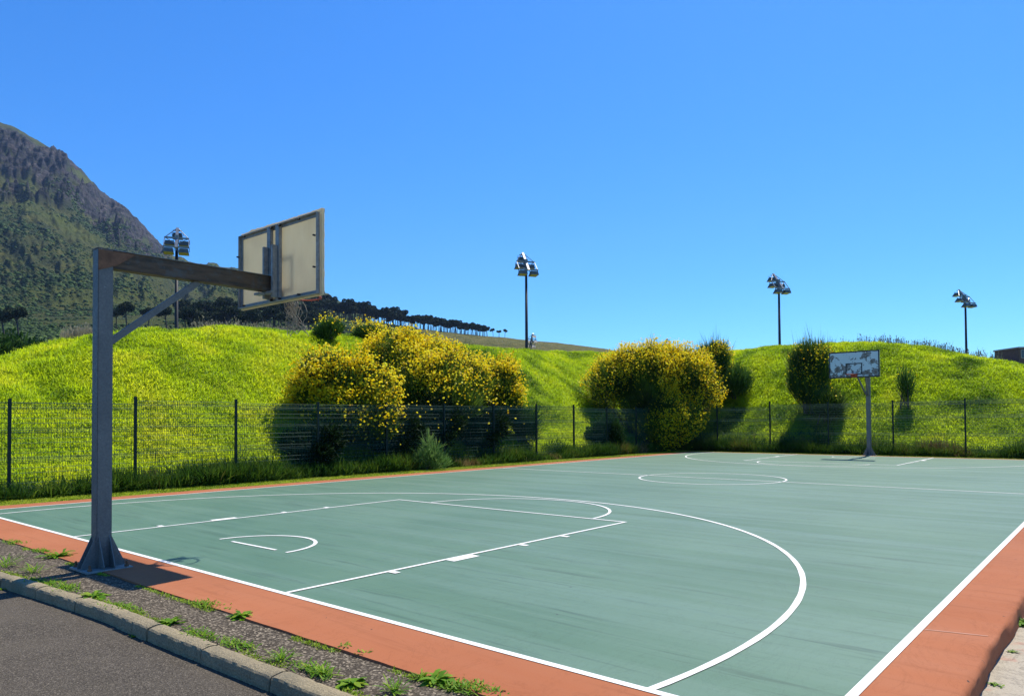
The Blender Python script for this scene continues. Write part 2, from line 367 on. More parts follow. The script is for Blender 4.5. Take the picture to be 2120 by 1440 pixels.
# ------------------------------------------------------------------ ground sheets
struct = lambda o: tag(o, kind='structure')
g = np.array([(-2600, -2600, -.30), (2600, -2600, -.30), (2600, 2600, -.30), (-2600, 2600, -.30)])
struct(mesh_np('ground', g, np.array([[0, 1, 2, 3]]), M['ground']))
# berm / lawn heightfield (leaves out the court area)
gx = np.arange(-34, 42.01, .25); gy = np.arange(-22, 60.01, .25)
XX, YY = np.meshgrid(gx, gy); ZZ = berm_h(XX, YY)
CX0, CX1, CY1 = -.72, 15.6, 29.92
def snap(V):
    X, Y = V
    return X, Y
nx, ny = len(gx), len(gy)
XX2 = XX.copy(); YY2 = YY.copy()
XX2[np.isclose(XX, -.75)] = -.715; YY2[np.isclose(YY, 30.0)] = 29.9
ii, jj = np.meshgrid(np.arange(nx - 1), np.arange(ny - 1)); ii = ii.ravel(); jj = jj.ravel()
xc = gx[ii] + .125; yc = gy[jj] + .125
keep = ~((xc > -.75) & (yc < 30.0) & (yc > -60)) & ~((yc < -.75) & (xc > -12.0))
F = np.stack([jj * nx + ii, jj * nx + ii + 1, (jj + 1) * nx + ii + 1, (jj + 1) * nx + ii], 1)[keep]
o = mesh_np('grassy_bank', np.stack([XX2.ravel(), YY2.ravel(), ZZ.ravel()], 1), F, M['berm'], smooth=True)
struct(o)
# road, verge strip, right pavement
def sheet(name, x0, x1, y0, y1, z, mat):
    return struct(mesh_np(name, np.array([(x0, y0, z), (x1, y0, z), (x1, y1, z), (x0, y1, z)]), np.array([[0, 1, 2, 3]]), mat))
sheet('road', -60, 60, -60, -1.2, -.105, M['road'])
KX = np.array([-12, 4, 6.8, 8.5, 9.5, 10.6, 11.74, 12.8, 17.]); KY = np.array([-1.75, -1.52, -1.387, -1.25, -1.19, -1.19, -1.168, -1.15, -1.14])
def kin(x): return np.interp(x, KX, KY)
xs = np.arange(-12, 17.01, .1); V = []; Fq = []
jag = .015 * np.sin(xs * 7) + .03 * fbm(xs * 3, xs * 0, None, 4, 3)
for i, x in enumerate(xs):
    yi = float(kin(x))
    for t in np.linspace(0, 1, 7):
        y = yi + .005 + (-.66 + jag[i] - yi) * t
        V.append((x, y, -.014 + .006 * float(noise(x * 2.5, y * 5, None, 2)) - .0 * t))
for i in range(len(xs) - 1):
    for k in range(6): a = i * 7 + k; Fq.append((a, a + 7, a + 8, a + 1))
struct(mesh_np('verge_asphalt', V, np.array(Fq), M['asphalt'], smooth=True))
# kerb: stones with joints, worn rounded upper edge
joints = sorted([-11.9 + .0] + [7.2 + .0, 8.05, 8.9, 9.75, 10.05, 10.33, 11.17, 12.05, 12.95, 13.85, 14.7, 15.6, 16.5] + list(np.arange(-11, 7, .9)))
V = []; Fq = []
for a, bj in zip(joints[:-1], joints[1:]):
    st = np.linspace(a + .006, bj - .006, max(3, int((bj - a) / .022))); base = len(V); dz = random.uniform(-.008, .006); dy = random.uniform(-.006, .006)
    prof = [(0, -.05), (0, -.004), (-.010, .004), (-.035, .009), (-.068, .008), (-.098, .003), (-.117, -.005), (-.126, -.018), (-.130, -.045), (-.132, -.075), (-.134, -.105), (-.137, -.135)]
    for i, x in enumerate(st):
        e = .012 if i in (0, len(st) - 1) else 0
        for k, (py, pz) in enumerate(prof):
            jy = .005 * float(fbm(np.array(x * 18.), np.array(k * 1.1), None, 3, 9)); jz = .006 * float(fbm(np.array(x * 16.), np.array(k * .9), None, 3, 19)) if 0 < k < 11 else 0
            V.append((x, float(kin(x)) + py * (1 - e * 1.5) + jy + dy, pz + jz + dz - e * (k > 1) * .6))
    n_ = len(prof)
    for i in range(len(st) - 1):
        for k in range(n_ - 1): q = base + i * n_ + k; Fq.append((q, q + 1, q + n_ + 1, q + n_))
    Fq.append(tuple(base + k for k in range(n_))); e = base + (len(st) - 1) * n_; Fq.append(tuple(e + k for k in range(n_))[::-1])
# mortar core under the stones, 12 mm back
b0 = len(V); xs2 = np.arange(-12, 17.01, .2)
for x in xs2:
    for py, pz in ((-.012, -.05), (-.012, -.012), (-.108, -.022), (-.120, -.14)): V.append((x, float(kin(x)) + py, pz))
for i in range(len(xs2) - 1):
    for k in range(3): q = b0 + i * 4 + k; Fq.append((q, q + 1, q + 5, q + 4))
o = mesh_np('kerb', V, Fq, M['kerb'], smooth=False); struct(o)
# court slab
L = 29.5; W_ = 15.0
sheet('court_surface', 0, W_, 0, L, 0, M['court'])
# painted run-off margins: one mesh, right side with a rounded worn edge dropping to the pavement
V = []; Fq = []
def strip(pts_a, pts_b):
    b = len(V); n_ = len(pts_a)
    for p, q in zip(pts_a, pts_b): V.append(p); V.append(q)
    for i in range(n_ - 1): Fq.append((b + 2 * i, b + 2 * i + 1, b + 2 * i + 3, b + 2 * i + 2))
ex = np.arange(-.7, 15.51, .06)
edge = [-.685 + .012 * float(fbm(np.array(x * 4.), np.array(.3), None, 4, 8)) for x in ex]
strip([(x, y, -.03) for x, y in zip(ex, edge)], [(x, y + .006, 0) for x, y in zip(ex, edge)])
strip([(x, y + .006, 0) for x, y in zip(ex, edge)], [(x, 0, 0) for x in ex])
ey = np.arange(0, L + .01, .1)
strip([(0, y, 0) for y in ey], [(-.7 + .012 * float(noise(y * 3, 1, None, 4)), y, 0) for y in ey])
strip([(-.7, y, 0) for y in ey], [(-.705, y, -.05) for y in ey])
strip([(x, L, 0) for x in ex], [(x, L + .36 + .02 * float(noise(x * 2, 5, None, 4)), -.001) for x in ex])
yr = np.arange(-.68, L + .37, .04)
prof = [(15.0, 0), (15.42, 0), (15.465, -.002), (15.484, -.010), (15.494, -.034), (15.498, -.10), (15.502, -.16)]
b = len(V)
for i, y in enumerate(yr):
    for k, (x, z) in enumerate(prof):
        f = (0, 0, .3, .8, 1, 1, 1)[k] * (y > -.66)
        V.append((x + f * .030 * float(fbm(np.array(y * 2.2), np.array(k * .4), None, 4, 21)), y, z + f * .012 * float(noise(y * 9, k * 1.3, None, 22))))
P_ = len(prof)
for i in range(len(yr) - 1):
    for k in range(P_ - 1): q = b + i * P_ + k; Fq.append((q, q + 1, q + P_ + 1, q + P_))
# remove overlap: near strip ends at x=15 where the right one begins
Vn = []; keepf = []
for f in Fq:
    xsn = [V[i][0] for i in f]; ysn = [V[i][1] for i in f]
    if max(ysn) <= .001 and min(xsn) >= 14.99 and f[0] < b: continue
    if min(ysn) >= L - .001 and min(xsn) >= 14.99 and f[0] < b: continue
    keepf.append(f)
struct(mesh_np('court_margin', V, keepf, M['red'], smooth=True))
sheet('pavement', 15.46, 40, -.9, 34, -.15, M['paving'])
sheet('pavement_corner', 15.46, 40, -1.19, -.9, -.149, M['paving'])

# ------------------------------------------------------------------ court markings
mk = []
mf = []
ZC = [0]
def mz():
    ZC[0] += 1; return .004 + .00025 * (ZC[0] % 14)
def line(a, b, w=.05, side=0):
    a = np.array(a, float); b = np.array(b, float); d = (b - a) / np.linalg.norm(b - a); nrm = np.array([-d[1], d[0]])
    o1, o2 = nrm * (w / 2 + side * w / 2), -nrm * (w / 2 - side * w / 2)
    k = len(mk); z_ = mz(); mk.extend([(*(a + o1), z_), (*(a + o2), z_), (*(b + o2), z_), (*(b + o1), z_)]); mf.append((k, k + 1, k + 2, k + 3))
def arc(cx, cy, r, a0, a1, w=.05, n=72, ry=None):
    ry = ry or r; k = len(mk); z_ = mz()
    for i in range(n + 1):
        a = R(a0 + (a1 - a0) * i / n); wj = w * (1 + .06 * math.sin(i * 1.7))
        for s in (-1, 1): mk.append((cx + (r + s * wj / 2) * math.cos(a), cy + (ry + s * wj / 2) * math.sin(a), z_))
    for i in range(n): mf.append((k + 2 * i, k + 2 * i + 1, k + 2 * i + 3, k + 2 * i + 2))
E_ = .0005
line((-.05, .0), (15.05, .0), .06); line((-.0, .031), (-.0, L - .031), .05); line((15.0, .031), (15.0, L - .031), .06); line((0, L), (15, L), .05)
line((.03, L / 2 + .0), (14.968, L / 2 + .0))
arc(7.52, L / 2 + .02, 1.92, 2, 178); arc(7.52, L / 2 + .02, 1.92, 182, 358)
kl, kr, ft = 4.80, 10.17, 6.05
for flip in (0, 1):
    fy = (lambda y: y) if not flip else (lambda y: L - y)
    s = 1 if not flip else -1
    line((kl, fy(.031)), (kl, fy(ft - .026))); line((kr, fy(.031)), (kr, fy(ft - .026))); line((kl - .025, fy(ft)), (kr + .025, fy(ft)))
    a0, a1 = (1.5, 178.5) if not flip else (-1.5, -178.5)
    arc(7.62 if not flip else 7.4, fy(ft + .0), 1.92, a0, a1, ry=1.88)
    for y0, y1, ww in ((1.23, 1.31, .12), (2.10, 2.53, .13), (3.40, 3.48, .12), (4.30, 4.38, .12)):
        for x, sg in ((kl, -1), (kr, 1)):
            x0 = x + sg * .026; x1 = x + sg * (.026 + ww)
            line((x0, fy((y0 + y1) / 2)), (x1, fy((y0 + y1) / 2)), y1 - y0)
    # three point line: straight parts then the arc
    r3 = 6.70; by = 1.21; cx = 7.45; xo = 6.55; yj = by + math.sqrt(r3 * r3 - xo * xo)
    aj = math.degrees(math.atan2(yj - by, xo))
    aj = -math.degrees(math.asin((by - .031) / r3))
    arc(cx, fy(by), r3, aj * s, (180 - aj) * s, .055, 140, ry=6.90)
    arc(7.48, fy(1.21), .815, 0, 180 * s, .05, 40)
    line((6.98, fy(1.22)), (8.04, fy(1.23)), .045)
jt = MB()
for y_, k_ in ((2.43, .10), (8.69, .05)): jt.v += [(15.035, y_ - .007, .003), (15.43, y_ + k_ - .007, .003), (15.43, y_ + k_ + .007, .003), (15.035, y_ + .007, .003)]; jt.f.append(tuple(range(len(jt.v) - 4, len(jt.v))))
struct(jt.build('margin_joint', simple('pale_joint', (.52, .27, .18), .8)))
o = mesh_np('court_markings', mk, mf, M['line']); struct(o)

# ------------------------------------------------------------------ basketball hoops
def hoop(label, loc, rz, boff, board_z0, board_z1, post_h, braces, net, fins=True):
    """local frame: post at the origin, board towards +y"""
    t = empty('basketball_hoop', loc, rz, label, 'basketball hoop', 'basketball hoops at the ends of the court')
    w = .16; hw = w / 2; by = 2.16
    p = MB().box(-hw, hw, -hw, hw, .012, post_h); p.build('post', M['galv'], t, bevel=.008)
    q = MB().box(-hw - .004, hw + .004, -hw - .004, hw + .004, post_h, post_h + .006); q.build('post_cap', M['galv'], t)
    bp = MB().box(-.25, .25, -.24, .24, -.01, .012); bp.build('base_plate', M['bracket'], t, bevel=.003)
    fn = MB()
    for sx, sy in ((1, 0), (-1, 0), (0, 1), (0, -1)):
        for off in (-.055, .055):
            if sx: fn.prism([(sx * hw, .012), (sx * .235, .012), (sx * .235, .04), (sx * hw, .36)], 'y', off - .005, off + .005)
            else: fn.prism([(sy * hw, .012), (sy * .225, .012), (sy * .225, .04), (sy * hw, .36)], 'x', off - .005, off + .005)
    fn.build('base_gusset', M['galv'], t)
    for sx in (-1, 1):
        for sy in (-1, 1):
            b_ = MB().tube([(sx * .20, sy * .19, .012), (sx * .20, sy * .19, .075)], .012, 8); b_.tube([(sx * .20, sy * .19, .014), (sx * .20, sy * .19, .034)], .024, 6)
            b_.build('anchor_bolt', M['rust_plate'], t)
    ah = .205; az1 = post_h - .004; az0 = az1 - ah
    arm = MB().box(-.07, .07, hw, by - .09, az0, az1); arm.build('arm', M['rust'], t, bevel=.006)
    MB().box(-.085, .085, hw - .0, by - .10, az1 + .001, az1 + .007).build('arm_top_plate', M['bracket'], t)
    MB().prism([(-hw - .0, az1 - .012), (hw + .23, az1 - .012), (hw + .23, az1 - .02), (hw + .03, az1 - .17), (-hw + .0, az1 - .245)], 'x', hw + .002, hw + .010).build('corner_plate', M['rust_plate'], t)
    for bx0, bx1 in braces:
        bz0 = post_h - 1.03; bm_ = MB()
        bm_.bar((bx0, hw, bz0), (bx1, 1.10, az0), .045, .075); br = bm_.build('brace', M['galv'], t, bevel=.003)
    # board frame
    x0, x1 = boff - .975, boff + .975; z0, z1 = board_z0, board_z1
    # panel with ragged delaminated top edge
    nseg = 60; ytop = []
    for i in range(nseg + 1):
        u = i / nseg; j = .014 * float(fbm(np.array(u * 22), np.array(.5), None, 4, 31))
        if .12 < u < .42: j += .02 * float(fbm(np.array(u * 14), np.array(2.5), None, 3, 33)) + .006
        ytop.append((x0 + u * (x1 - x0), z1 + j * (1 if net else .6)))
    side = [(x1, z0 + (z1 - z0) * (1 - k / 16) + 0) for k in range(1, 16)]
    side = [(x + .007 * math.sin(k * 2.7) * math.sin(k), z) for k, (x, z) in enumerate(side)]
    poly = ytop + side + [(x1, z0), (x0, z0)]
    bd = MB().prism(poly, 'y', by - .0, by + .034); bd.f.pop(1); bd.build('board', M['board_back' if net else 'board_plain'], t)
    # front face sheet 3 mm proud and its painted border
    fr = MB(); fr.v = [(x, by + .037, zz) for x, zz in poly]; fr.f = [tuple(range(len(poly)))]
    o_ = fr.build('board_face', M['board_front' if net else 'face_plain'], t)
    bw = .05; yb = by + .041
    br = MB(); yf = lambda A: A
    pts_o = ytop
    for i in range(nseg):
        (xa, za), (xb, zb) = ytop[i], ytop[i + 1]
        k = len(br.v); br.v += [(xa, yb, za), (xb, yb, zb), (xb, yb, zb - bw), (xa, yb, za - bw)]; br.f.append((k, k + 1, k + 2, k + 3))
    br.box(x0, x0 + bw, yb - .002, yb + .0, z0 + bw, z1 - bw); br.box(x1 - bw, x1 - .008, yb - .002, yb + .0, z0 + bw, z1 - bw); br.box(x0, x1, yb - .002, yb + .0, z0, z0 + bw)
    br.build('border_stripe', M['black_paint'], t)
    tx = boff; ts = MB()
    for a, b2, c_, d_ in ((-.32, .32, z0 + .60, z0 + .56), (-.32, .32, z0 + .17, z0 + .13)): ts.box(tx + a, tx + b2, yb - .002, yb + .0, d_, c_)
    for a in (-.32, .28): ts.box(tx + a, tx + a + .04, yb - .002, yb, z0 + .17, z0 + .56)
    ts.build('target_stripe', M['black_paint'], t)
    # steel frame on the back (angle iron)
    fx0, fx1, fz0, fz1 = x0 + .012, x1 - .045, z0 + .015, z1 - .045; fw_ = .052
    def ang(name, a, b2, c_, d_):
        mb = MB().box(a, b2, by - .012, by - .004, c_, d_)
        return mb
    f1 = ang('', fx0, fx1, fz1 - fw_, fz1); f1.box(fx0, fx1, by - .055, by - .012, fz1 - .010, fz1); f1.build('frame_rail', M['bracket'], t)
    f1 = ang('', fx0, fx1, fz0, fz0 + fw_); f1.box(fx0, fx1, by - .055, by - .012, fz0, fz0 + .010); f1.build('frame_rail', M['bracket'], t)
    f1 = ang('', fx0, fx0 + fw_, fz0 + fw_, fz1 - fw_); f1.box(fx0, fx0 + .008, by - .055, by - .012, fz0 + .01, fz1 - .01); f1.build('frame_stile', M['bracket'], t)
    f1 = ang('', fx1 - fw_, fx1, fz0 + fw_, fz1 - fw_); f1.box(fx1 - .008, fx1, by - .055, by - .012, fz0 + .01, fz1 - .01); f1.build('frame_stile', M['bracket'], t)
    for ux in (-.115, .095):
        c_ = .0 + ux + (boff - .0) * .55
        MB().box(c_ - .045, c_ + .045, by - .060, by - .013, fz0 + .012, fz1 - .012).build('upright', M['bracket'], t, bevel=.004)
        MB().box(c_ - .03, c_ + .012, by - .135, by - .062, z0 + .06, z0 + .76).build('mount_channel', M['bracket'], t, bevel=.003)
    MB().box(-.10, .16, by - .16, by - .0605, az0 - .035, az0 - .003).box(-.10, .02, by - .25, by - .16, az0 - .05, az0 - .02).build('mount_plate', M['bracket'], t)
    MB().box(-.09, .10, by - .12, by - .062, az1 - .0, az1 + .02).build('mount_plate', M['bracket'], t)
    for bx_ in (-.80, -.1, .10, .55):
        for bz_ in (fz0 + .03, fz1 - .03): MB().tube([(boff + bx_, by - .04, bz_), (boff + bx_, by - .078, bz_ - .003)], .013, 6).build('bolt', M['bolt'], t)
    for bz_ in (z0 + .35, z0 + .75):
        for bx_ in (fx0 + .015, fx1 - .03, boff * .55 - .15, boff * .55 + .06): MB().tube([(bx_, by - .05, bz_), (bx_, by - .085, bz_)], .012, 6).build('bolt', M['bolt'], t)
    # rim
    rz_ = z0 + .125; rc = by + .037 + .12 + .23
    pts = [(boff + .23 * math.cos(a), rc + .23 * math.sin(a), rz_ + .004 * math.sin(a * 2)) for a in np.linspace(0, 2 * math.pi, 40, endpoint=False)]
    rm = MB().tube(pts, .011, 8, closed=True)
    rm.build('rim', M['rim'], t, smooth=True)
    rb = MB().box(boff - .12, boff + .12, by + .040, by + .048, rz_ - .11, rz_ + .02); rb.box(boff - .10, boff + .10, by + .048, rc - .21, rz_ - .012, rz_ - .004)
    for s_ in (-1, 1): rb.bar((boff + s_ * .10, by + .05, rz_ - .09), (boff + s_ * .09, rc - .19, rz_ - .01), .012)
    rb.build('rim_bracket', M['rim'], t)
    for k in range(12):
        lp = MB()
        a = 2 * math.pi * k / 12; c_ = Vector((boff + .23 * math.cos(a), rc + .23 * math.sin(a), rz_ - .018))
        lp.tube([c_ + Vector((math.cos(a) * .0 - math.sin(a) * .012, math.cos(a) * .012, .01)), c_ + Vector((0, 0, -.008)), c_ + Vector((math.sin(a) * .012, -math.cos(a) * .012, .01))], .003, 5)
        lp.build('net_hook', M['rim'], t)
    if net:
        nb = MB(); r_ = random.Random(5)
        # torn net hanging bunched from one side of the rim
        for k in range(26):
            a = R(r_.uniform(150, 300)); s0 = Vector((boff + .23 * math.cos(a), rc + .23 * math.sin(a), rz_ - .01))
            ln = r_.uniform(.22, .55); pts = [s0]; tgt = Vector((boff - .10 + r_.uniform(-.13, .13), rc - .06 + r_.uniform(-.12, .12), rz_ - ln))
            for q in range(1, 8):
                u = q / 7; pp = s0.lerp(tgt, u) ; sw = .05 * math.sin(u * math.pi * 2 + k)
                pts.append(pp + Vector((sw + r_.uniform(-.012, .012), sw * .5 + r_.uniform(-.012, .012), -.05 * math.sin(u * math.pi))))
            nb.tube(pts, .0045, 5)
        for k in range(10):
            c0 = Vector((boff - .10 + r_.uniform(-.1, .1), rc - .06 + r_.uniform(-.08, .08), rz_ - r_.uniform(.12, .4)))
            nb.tube([c0, c0 + Vector((r_.uniform(-.06, .06), r_.uniform(-.06, .06), r_.uniform(-.04, .04))), c0 + Vector((r_.uniform(-.12, .12), r_.uniform(-.1, .1), r_.uniform(-.12, .02)))], .006, 5)
        nb.build('torn_net', M['string'], t)
    return t
hoop('near basketball hoop seen from behind on a galvanised post, beige board back and torn net', (7.47, -.6, 0), 0, .105, 3.205, 4.30, 3.56, [(.0, .0)], True)
hoop('far basketball hoop facing the camera, white backboard with peeling paint and black border', (7.58, 30.22, 0), math.pi, -.03, 3.27, 4.36, 3.62, [(-.05, -.16), (.05, .16)], False)

# ------------------------------------------------------------------ fences
def fence_panel(mb, a, b, z0, z1):
    a = np.array(a); b = np.array(b); Ln = np.linalg.norm(b - a); d = (b - a) / Ln; nr = np.array([-d[1], d[0]])
    nv = int(Ln / .055); sg = -1 if abs(d[1]) > .5 else -1
    t_ = .0022
    for i in range(1, nv):
        p = a + d * (i * Ln / nv); mb.bar((p[0], p[1], z0), (p[0], p[1], z1 + .02), t_ * 2)
    z = z0 + .02; folds = [z0 + .12, (z0 * .62 + z1 * .38), (z0 * .3 + z1 * .7), z1 - .10]
    zs = list(np.arange(z0 + .02, z1, .11)) + [z1]; dg = (nr[0] * sg, nr[1] * sg, 1.)
    for zz in zs:
        for s_ in (1,): mb.bar((*(a + nr * s_ * .0048), zz), (*(b + nr * s_ * .0048), zz), .0062, up=dg)
    for zz in folds:
        for dz, off in ((-.045, .006), (0, .035), (.045, .006)): mb.bar((*(a + nr * off), zz + dz), (*(b + nr * off), zz + dz), .0065, up=dg)
def make_fence(label, pts, zt):
    f = empty('mesh_fence', (pts[0][0], pts[0][1], 0), 0, label, 'fence'); o0 = np.array(pts[0])
    P = [np.array(p) - o0 for p in pts]
    for i, p in enumerate(P):
        g_ = -.1
        MB().box(p[0] - .03, p[0] + .03, p[1] - .03, p[1] + .03, g_, zt[i] + .05).box(p[0] - .033, p[0] + .033, p[1] - .033, p[1] + .033, zt[i] + .05, zt[i] + .058).build('fence_post', M['fence'], f)
        if i < len(P) - 1:
            d = (P[i + 1] - p); d = d / np.linalg.norm(d) * .032
            mb = MB(); fence_panel(mb, p + d, P[i + 1] - d, .06, min(zt[i], zt[i + 1]) - .03)
            mb.build('mesh_panel', M['wire'], f)
    return f
ly = [1.165 + 2.64 * k for k in range(-2, 12)]
make_fence('long dark green wire mesh fence along the left side of the court', [(FX, y) for y in ly] + [(FX, 31.2)], [2.12, 2.12] + [2.10, 2.2, 2.18, 2.15, 2.18, 2.17, 2.2, 2.23, 2.23, 2.15, 2.2, 2.2, 2.25])
fxs = [-2.33] + [.16 + 2.715 * k for k in range(0, 7)]
make_fence('dark green wire mesh fence behind the far hoop at the end of the court', [(x, FY + .03) for x in fxs], [2.25, 2.2, 2.40, 2.30, 2.33, 2.36, 2.38, 2.38])

# ------------------------------------------------------------------ floodlights
def lamp(mb_b, mb_g, x, y, z, s=1.):
    """wedge floodlight: high at the back (-y), tip forward (+y), glass beneath"""
    w = .36 * s; w2 = .30 * s
    c = [(x - w, y - .30, z - .22), (x + w, y - .30, z - .22), (x + w, y + .42, z - .30), (x - w, y + .42, z - .30), (x - w2, y - .22, z + .10), (x + w2, y - .22, z + .10), (x + w2, y + .12, z + .10), (x - w2, y + .12, z + .10)]
    mb_b.hull8(c)
    mb_g.hull8([(x - w + .03, y - .27, z - .227), (x + w - .03, y - .27, z - .227), (x + w - .03, y + .38, z - .30), (x - w + .03, y + .38, z - .30), (x - w + .03, y - .27, z - .215), (x + w - .03, y - .27, z - .215), (x + w - .03, y + .38, z - .292), (x - w + .03, y + .38, z - .292)])
    mb_b.bar((x - w - .02, y, z - .1), (x - w - .02, y, z + .22), .04); mb_b.bar((x + w + .02, y, z - .1), (x + w + .02, y, z + .22), .04)
def floodlight():
    t = empty('floodlight'); H = 14.55
    MB().tube([(0, 0, -.2), (0, 0, 6), (0, 0, H)], [.17, .145, .105], 12).build('pole', M['pole'], t, smooth=True)
    hd = MB()
    hd.bar((0, -.62, H + .1), (0, .80, H + 1.9), .20, .14); hd.box(-.14, .14, -.05, .28, H + .85, H + 1.2); hd.bar((0, 0, H - .1), (0, .2, H + 1.05), .2)
    hd.bar((-.90, -.55, H + .18), (.90, -.55, H + .18), .10, .12); hd.bar((-.85, .12, H + 1.0), (.85, .12, H + 1.0), .10, .12)
    for s_ in (-1, 1):
        hd.bar((s_ * .84, .12, H + 1.0), (s_ * .86, -.55, H + .18), .05); hd.bar((s_ * .82, .12, H + 1.0), (s_ * .08, .78, H + 1.85), .05); hd.bar((s_ * .75, .1, H + .95), (s_ * .1, -.3, H + .5), .05)
    hd.bar((-.32, .80, H + 1.72), (.32, .80, H + 1.72), .07)
    hd.build('crossarm_frame', M['lamp_steel'], t)
    for x, y, z in ((-.52, -.50, H - .05), (.52, -.50, H - .05), (-.50, .30, H + .68), (.50, .30, H + .68), (0, .98, H + 1.45)):
        bb, gg = MB(), MB(); lamp(bb, gg, x, y, z); l = bb.build('lamp', M['lamp_body'], t); gg.build('lamp_glass', M['lamp_glass'], l)
    return t
fl = floodlight(); aim = math.atan2(-.88, .48)  # forward (+y) turned to the playing field
spots = [((-38.35, 21.47), -math.atan2(-.88, .48), 'floodlight mast in front of the mountain, its head seen square on'),
         ((-23.98, 45.52), -math.atan2(-.88, .48), 'floodlight mast above the gap between the two flowering bush clusters'),
         ((-10.77, 69.88), -math.atan2(-.88, .48), 'floodlight mast on the skyline between the big round bush and the far hoop'),
         ((1.91, 93.79), -math.atan2(-.88, .48), 'floodlight mast farthest right, its head seen side on, near the brown building'),
         ((16.27 - 60.05 - 16.6, -3.85 + 93.3 + 0.), 0, ''), ((0, 0), 0, '')]
# the two masts on the other side of the field
def ray_pt(px, depth):
    d = rt * ((px - 1060) / 1508.7) + fw; return (CAM[0] + d.x * depth, CAM[1] + d.y * depth)
spots[4] = (ray_pt(1101, 124), math.atan2(-.88, .48) * -1 + math.pi, 'tiny distant floodlight head peeking over the bank beside the foot of a nearer mast')
spots[5] = (ray_pt(1378, 133), math.atan2(-.88, .48) * -1 + math.pi, 'tiny distant floodlight head peeking just above the big round flowering bush')
for i, (xy, rz, lb) in enumerate(spots):
    o = fl if i == 0 else copy_tree(fl)
    o.location = (xy[0], xy[1], 0); o.rotation_euler = (0, 0, rz); tag(o, lb, 'floodlight', 'floodlight masts behind the grass bank')
    if i > 3: o.location.z = -.15

# ------------------------------------------------------------------ grass
def tufts(P, hmin, hmax, nb, wd, lean, tint, spread=.08, tv=.09):
    """triangular blades grown at points P; returns V,F,T"""
    n = len(P); idx = np.repeat(np.arange(n), nb); m_ = len(idx)
    base = P[idx] + np.stack([rng.normal(0, spread, m_), rng.normal(0, spread, m_), np.full(m_, -.02)], 1)
    hgt = rng.uniform(hmin, hmax, n)[idx] * rng.uniform(.6, 1.1, m_)
    ang = rng.uniform(0, 2 * np.pi, m_); ln = np.abs(rng.normal(0, lean, m_)) + .05
    tip = base + np.stack([np.cos(ang) * ln * hgt, np.sin(ang) * ln * hgt, hgt * np.sqrt(np.clip(1 - (ln * .6) ** 2, .1, 1))], 1)
    a2 = ang + np.pi / 2 + rng.normal(0, .5, m_); ww = (wd * rng.uniform(.6, 1.3, m_))[:, None] * .5
    side = np.stack([np.cos(a2), np.sin(a2), np.zeros(m_)], 1) * ww
    mid = base * .5 + tip * .5 + np.stack([np.zeros(m_), np.zeros(m_), hgt * .12], 1)
    V = np.stack([base - side * .8, base + side * .8, mid + side, tip, mid - side], 1).reshape(-1, 3)
    k = np.arange(m_) * 5
    F = np.concatenate([np.stack([k, k + 1, k + 2], 1), np.stack([k, k + 2, k + 4], 1), np.stack([k + 4, k + 2, k + 3], 1)])
    T = np.repeat(np.clip((tint[idx] if hasattr(tint, '__len__') else tint) + rng.normal(0, tv, m_), 0, 1), 5)
    return V, F, T
def scatter(n, x0, x1, y0, y1): return rng.uniform(x0, x1, n), rng.uniform(y0, y1, n)
# bank grass: only the faces of the bank the court can see
xs_, ys_ = [], []
a, b_ = scatter(130000, -14.5, FX - .25, -4, 42); xs_.append(a); ys_.append(b_)
a, b_ = scatter(76000, FX - .25, 17.5, FY + .25, 43.5); xs_.append(a); ys_.append(b_)
X = np.concatenate(xs_); Y = np.concatenate(ys_)
d = np.hypot(np.maximum(0, FX - X), np.maximum(0, Y - FY)); k = (d > .25) & (d < 11.8); X, Y, d = X[k], Y[k], d[k]
Z = berm_h(X, Y); P = np.stack([X, Y, Z], 1)
cl = fbm(X * .8, Y * .8, None, 4, 40); cl2 = fbm(X * .16, Y * .16, None, 3, 41)
left = np.clip((18 - Y) / 14, 0, 1) * (X < FX)
tn = .49 + .80 * cl + .30 * cl2 + .10 * left - .04 * (Y > 30)
V, F, T = tufts(P, .05, .17, 6, .019, .9, tn, .11, tv=.045)
tag(mesh_np('bank_grass', V, F, M['grass'], tint=T), 'long bright yellow green grass covering the bank behind the fences', 'grass', kind='stuff')
# lawn strip between margin and fence
a, b_ = scatter(30000, FX - .4, -.70, -6, 31.0); c_, d_ = scatter(15000, -.7, 17, 29.86, FY + .3)
X = np.concatenate([a, c_]); Y = np.concatenate([b_, d_]); P = np.stack([X, Y, berm_h(X, Y)], 1)
tn = .5 + .6 * fbm(X * 1.5, Y * 1.5, None, 4, 44)
V, F, T = tufts(P, .02, .06, 5, .014, .6, tn, .05)
tag(mesh_np('lawn_strip', V, F, M['lawn'], tint=T), 'short mown grass strip between the court edge and the fences', 'grass', kind='stuff')
